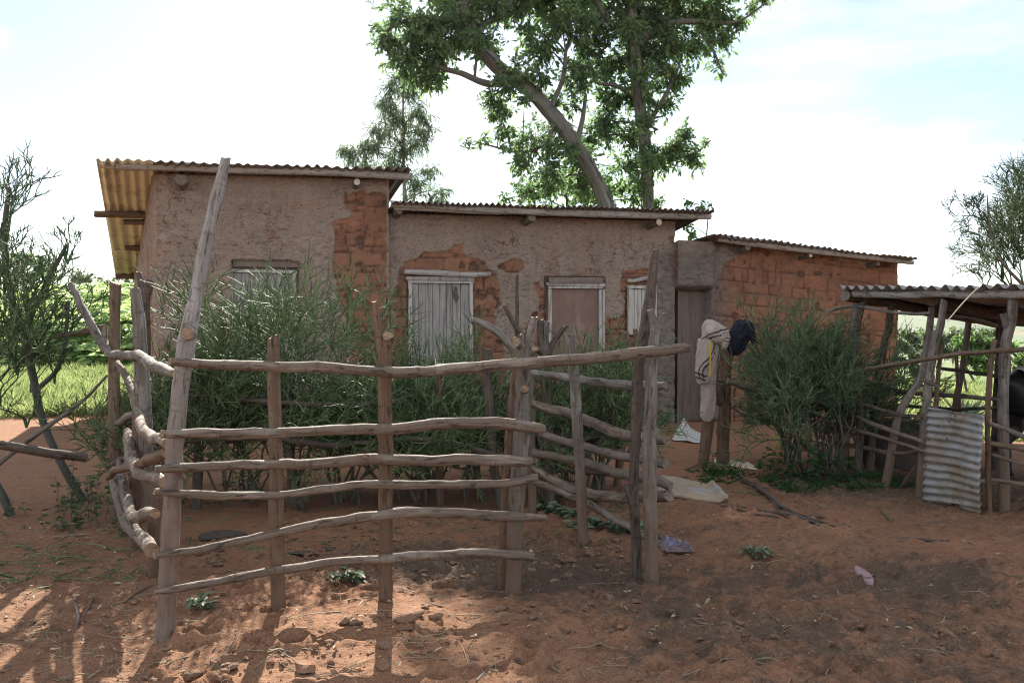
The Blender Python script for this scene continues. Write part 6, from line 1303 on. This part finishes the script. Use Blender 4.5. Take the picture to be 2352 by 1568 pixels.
# clods of earth
t_ = (1 + 5 ** .5) / 2
ICO = nrm(np.array([[-1, t_, 0], [1, t_, 0], [-1, -t_, 0], [1, -t_, 0], [0, -1, t_], [0, 1, t_], [0, -1, -t_], [0, 1, -t_], [t_, 0, -1], [t_, 0, 1], [-t_, 0, -1], [-t_, 0, 1]], float))
ICF = np.array([[0, 11, 5], [0, 5, 1], [0, 1, 7], [0, 7, 10], [0, 10, 11], [1, 5, 9], [5, 11, 4], [11, 10, 2], [10, 7, 6], [7, 1, 8], [3, 9, 4], [3, 4, 2], [3, 2, 6], [3, 6, 8], [3, 8, 9], [4, 9, 5], [2, 4, 11], [6, 2, 10], [8, 6, 7], [9, 8, 1]])
def ico2():
    V = list(map(tuple, ICO)); F = []; cache = {}
    def mid(a, b):
        key = (min(a, b), max(a, b))
        if key not in cache: m_ = np.array(V[a]) + np.array(V[b]); V.append(tuple(m_ / np.linalg.norm(m_))); cache[key] = len(V) - 1
        return cache[key]
    for a, b, c in ICF: x, y, z = mid(a, b), mid(b, c), mid(c, a); F += [[a, x, z], [b, y, x], [c, z, y], [x, y, z]]
    return np.array(V), np.array(F)
IV2, IF2 = ico2()
def clods(g, p, r, seed, V0, F0, dark=0.):
    n = len(p); m_ = len(V0)
    W = np.repeat(p, m_, 0) * 0; base = np.tile(V0, (n, 1)); pid = np.repeat(np.arange(n), m_)
    f = 1 + .75 * fbm(base * 1.3 + pid[:, None] * 7.13, 2, seed) + .45 * fbm(base * 3.4 + pid[:, None] * 3.7, 2, seed + 3)
    sc3 = rs.uniform(.75, 1.3, (n, 3)) * np.array([1, 1, .6])
    V = np.repeat(p, m_, 0) + base * f[:, None] * np.repeat(r, m_)[:, None] * np.repeat(sc3, m_, 0)
    g.add(V, None, (np.tile(F0, (n, 1)) + np.repeat(np.arange(n) * m_, len(F0))[:, None]), tone=np.repeat(np.clip(rs.random(n) + dark, 0, 1), m_))
m, nt, out = newmat('earth_clod'); N = NB(nt); gp = N('NewGeometry').outputs['Position']
nn = N.noise(gp, 30, 5, .65); n3 = N.noise(gp, 120, 3)
finish(N, out, N.mix(N.math('MULTIPLY', nn, .5), N.mix(N.attr('tone'), (.27, .15, .09), (.125, .085, .06)), (.31, .18, .115)), .95, N.bump(n3, .6, .006, N.bump(nn, .7, .015)), spec=.1); M_CLOD = m
g = Geo()
p = gpts(scatter_px(1150, [(380, 1330, 1250, 1568, 6), (600, 1190, 1300, 1340, 5), (0, 1350, 400, 1568, 1.5), (1200, 1290, 1800, 1568, 1.2), (1700, 1200, 2352, 1568, .9), (1250, 1220, 1500, 1330, 1.0)])); r = .005 + .018 * rs.random(len(p)) ** 4.0; p[:, 2] += r * .35
clods(g, p, r, 5, ICO, ICF)
p = gpts(scatter_px(80, [(400, 1380, 1250, 1560, 6), (640, 1200, 1250, 1340, 5), (1250, 1240, 1500, 1330, 1), (1600, 1330, 2300, 1560, .3)])); r = .013 + .024 * rs.random(len(p)) ** 2.2; p[:, 2] += r * .3
clods(g, p, r, 8, IV2, IF2)
p = gpts(scatter_px(520, [(600, 1190, 1160, 1330, 6), (420, 1230, 640, 1300, 2), (1230, 1240, 1480, 1330, 3), (1280, 1330, 1700, 1470, 2), (1700, 1330, 2300, 1540, 3)])); r = .008 + .022 * rs.random(len(p)) ** 2.5; p[:, 2] += r * .2
clods(g, p, r, 9, IV2, IF2, dark=.7)
tag(g.build('dirt_clods', M_CLOD, smooth=False), 'crumbled clods of red earth and dung over the pen floor', 'clods', kind='stuff')
BIG = [(930, 1425, .05), (957, 1412, .035), (820, 1432, .032), (795, 1428, .03), (1000, 1418, .03), (950, 1310, .05), (755, 1262, .055), (690, 1270, .045), (510, 1232, .13)]
labs = ['large clod of red earth at the foot of the forked brown post', 'medium clod beside the largest one at the brown post', 'flat clod between the round post and the brown post', 'upright clod between the round post and the brown post', 'dark clod right of the largest clod by the brown post', 'dark dung pat under the lowest rail beside the brown post', 'dark lump of dung under the fifth rail', 'dung lump left of the dark one under the fifth rail', 'broad flat dung pat behind the fifth rail near the corner post']
M_DUNG = plain_mat('dung', (.055, .042, .034), (.09, .068, .052), 30, .9, .6, .02)
for k, (x, y, r_) in enumerate(BIG):
    b = G(x, y); g = Geo(); clods(g, np.array([b + [0, 0, r_ * .25]]), np.array([r_]), 30 + k, IV2, IF2)
    V = g.v[0]; 
    if k >= 5: V[:, 2] = b[2] + (V[:, 2] - b[2]) * .42
    o = g.build('earth_clod' if k < 5 else 'dung_pat', M_CLOD if k < 5 else M_DUNG, org=b); tag(o, labs[k], 'clod' if k < 5 else 'dung', 'clods and dung in the pen')
# manure heap in the shed
g = Geo(); b = np.array([4.35, 9.6, gz1(4.35, 9.6)]); u = IV2; 
V = b + u * np.array([.55, .4, .48]) * (1 + .35 * fbm(u * 2.5, 3, 4) + .15 * fbm(u * 6, 2, 8))[:, None]; g.add(V, None, IF2, tone=np.full(len(V), .8)); tag(g.build('manure_heap', M_DUNG, org=b), 'dark lumpy manure heap inside the cattle shed', 'heap')
# ------------------------------------------------------------------ sky, sun, camera
SUN_EL = R(31.); SX, SY = -.13, 1.
w = bpy.data.worlds.new('World'); sc.world = w; w.use_nodes = True
nt = w.node_tree; nt.nodes.clear(); N = NB(nt)
sky = N('TexSky'); sky.sky_type = 'NISHITA'; sky.sun_disc = False; sky.sun_elevation = SUN_EL; sky.sun_rotation = math.atan2(SX, SY); sky.altitude = 1200; sky.dust_density = .7; sky.air_density = 1.; sky.ozone_density = 1.
tc = N('TexCoord').outputs['Generated']
mp = N.mapping(tc, (1.6, 1.6, 5.5))
cl = N.step(N.math('ADD', N.noise(mp, 1.25, 7, .58, .35), N.math('MULTIPLY', N.noise(mp, .55, 3, .5), .35)), .645, .92)
dy = N('SeparateXYZ', {0: tc}).outputs[1]
cc = N.mix(N.step(dy, -.25, .75), (20.0, 20.0, 20.0), (8.6, 8.7, 8.8))
skyc = N.mix(N.math('ADD', N.math('MULTIPLY', cl, .80), .13), sky.outputs[0], cc)
bg = N('Background', {'Color': skyc, 'Strength': .051}); wo = N('OutputWorld'); nt.links.new(bg.outputs[0], wo.inputs[0])
m, nt_, out = newmat('haze_air'); N2 = NB(nt_)
pv = N2('VolumePrincipled', {'Color': (.86, .92, 1.), 'Density': .00009, 'Anisotropy': .35}); nt_.links.new(pv.outputs[0], out.inputs['Volume'])
g = Geo(); box(g, (0, 1650, 0), (1, 0, 0), (0, 1, 0), (0, 0, 1), 5800, 4500, 90); hz = g.build('haze', m, smooth=False); hz['kind'] = 'stuff'; hz['label'] = 'thin pale haze in the air over the valley'
sl = bpy.data.lights.new('sun', 'SUN'); sl.energy = 5.0; sl.angle = R(.53); sl.color = (1., .93, .82)
so = bpy.data.objects.new('sun', sl); COL.objects.link(so)
from mathutils import Vector
dv = Vector((-SX * math.cos(SUN_EL) / math.hypot(SX, SY), -SY * math.cos(SUN_EL) / math.hypot(SX, SY), -math.sin(SUN_EL)))
so.rotation_euler = dv.to_track_quat('-Z', 'Y').to_euler(); so.location = (-5, 30, 20)
cd = bpy.data.cameras.new('camera'); cam = bpy.data.objects.new('camera', cd); COL.objects.link(cam); sc.camera = cam
cam.location = tuple(CAM); cam.rotation_euler = (math.pi / 2 - PIT, 0, 0); cd.sensor_width = 36; cd.lens = 36 * F_PX / 2352.; cd.clip_end = 6000; cd.clip_start = .05
sc.view_settings.view_transform = 'Standard'; sc.view_settings.look = 'None'; sc.view_settings.gamma = 1; sc.view_settings.exposure = 1.8
sc.render.engine = 'CYCLES'; sc.cycles.use_denoising = True; sc.cycles.denoiser = 'OPENIMAGEDENOISE'; sc.cycles.denoising_input_passes = 'RGB_ALBEDO_NORMAL'; sc.cycles.denoising_prefilter = 'NONE'; sc.cycles.filter_width = 1.15; sc.cycles.max_bounces = 6; sc.cycles.transparent_max_bounces = 8
sc.cycles.sample_clamp_indirect = 3; sc.cycles.caustics_reflective = False; sc.cycles.caustics_refractive = False
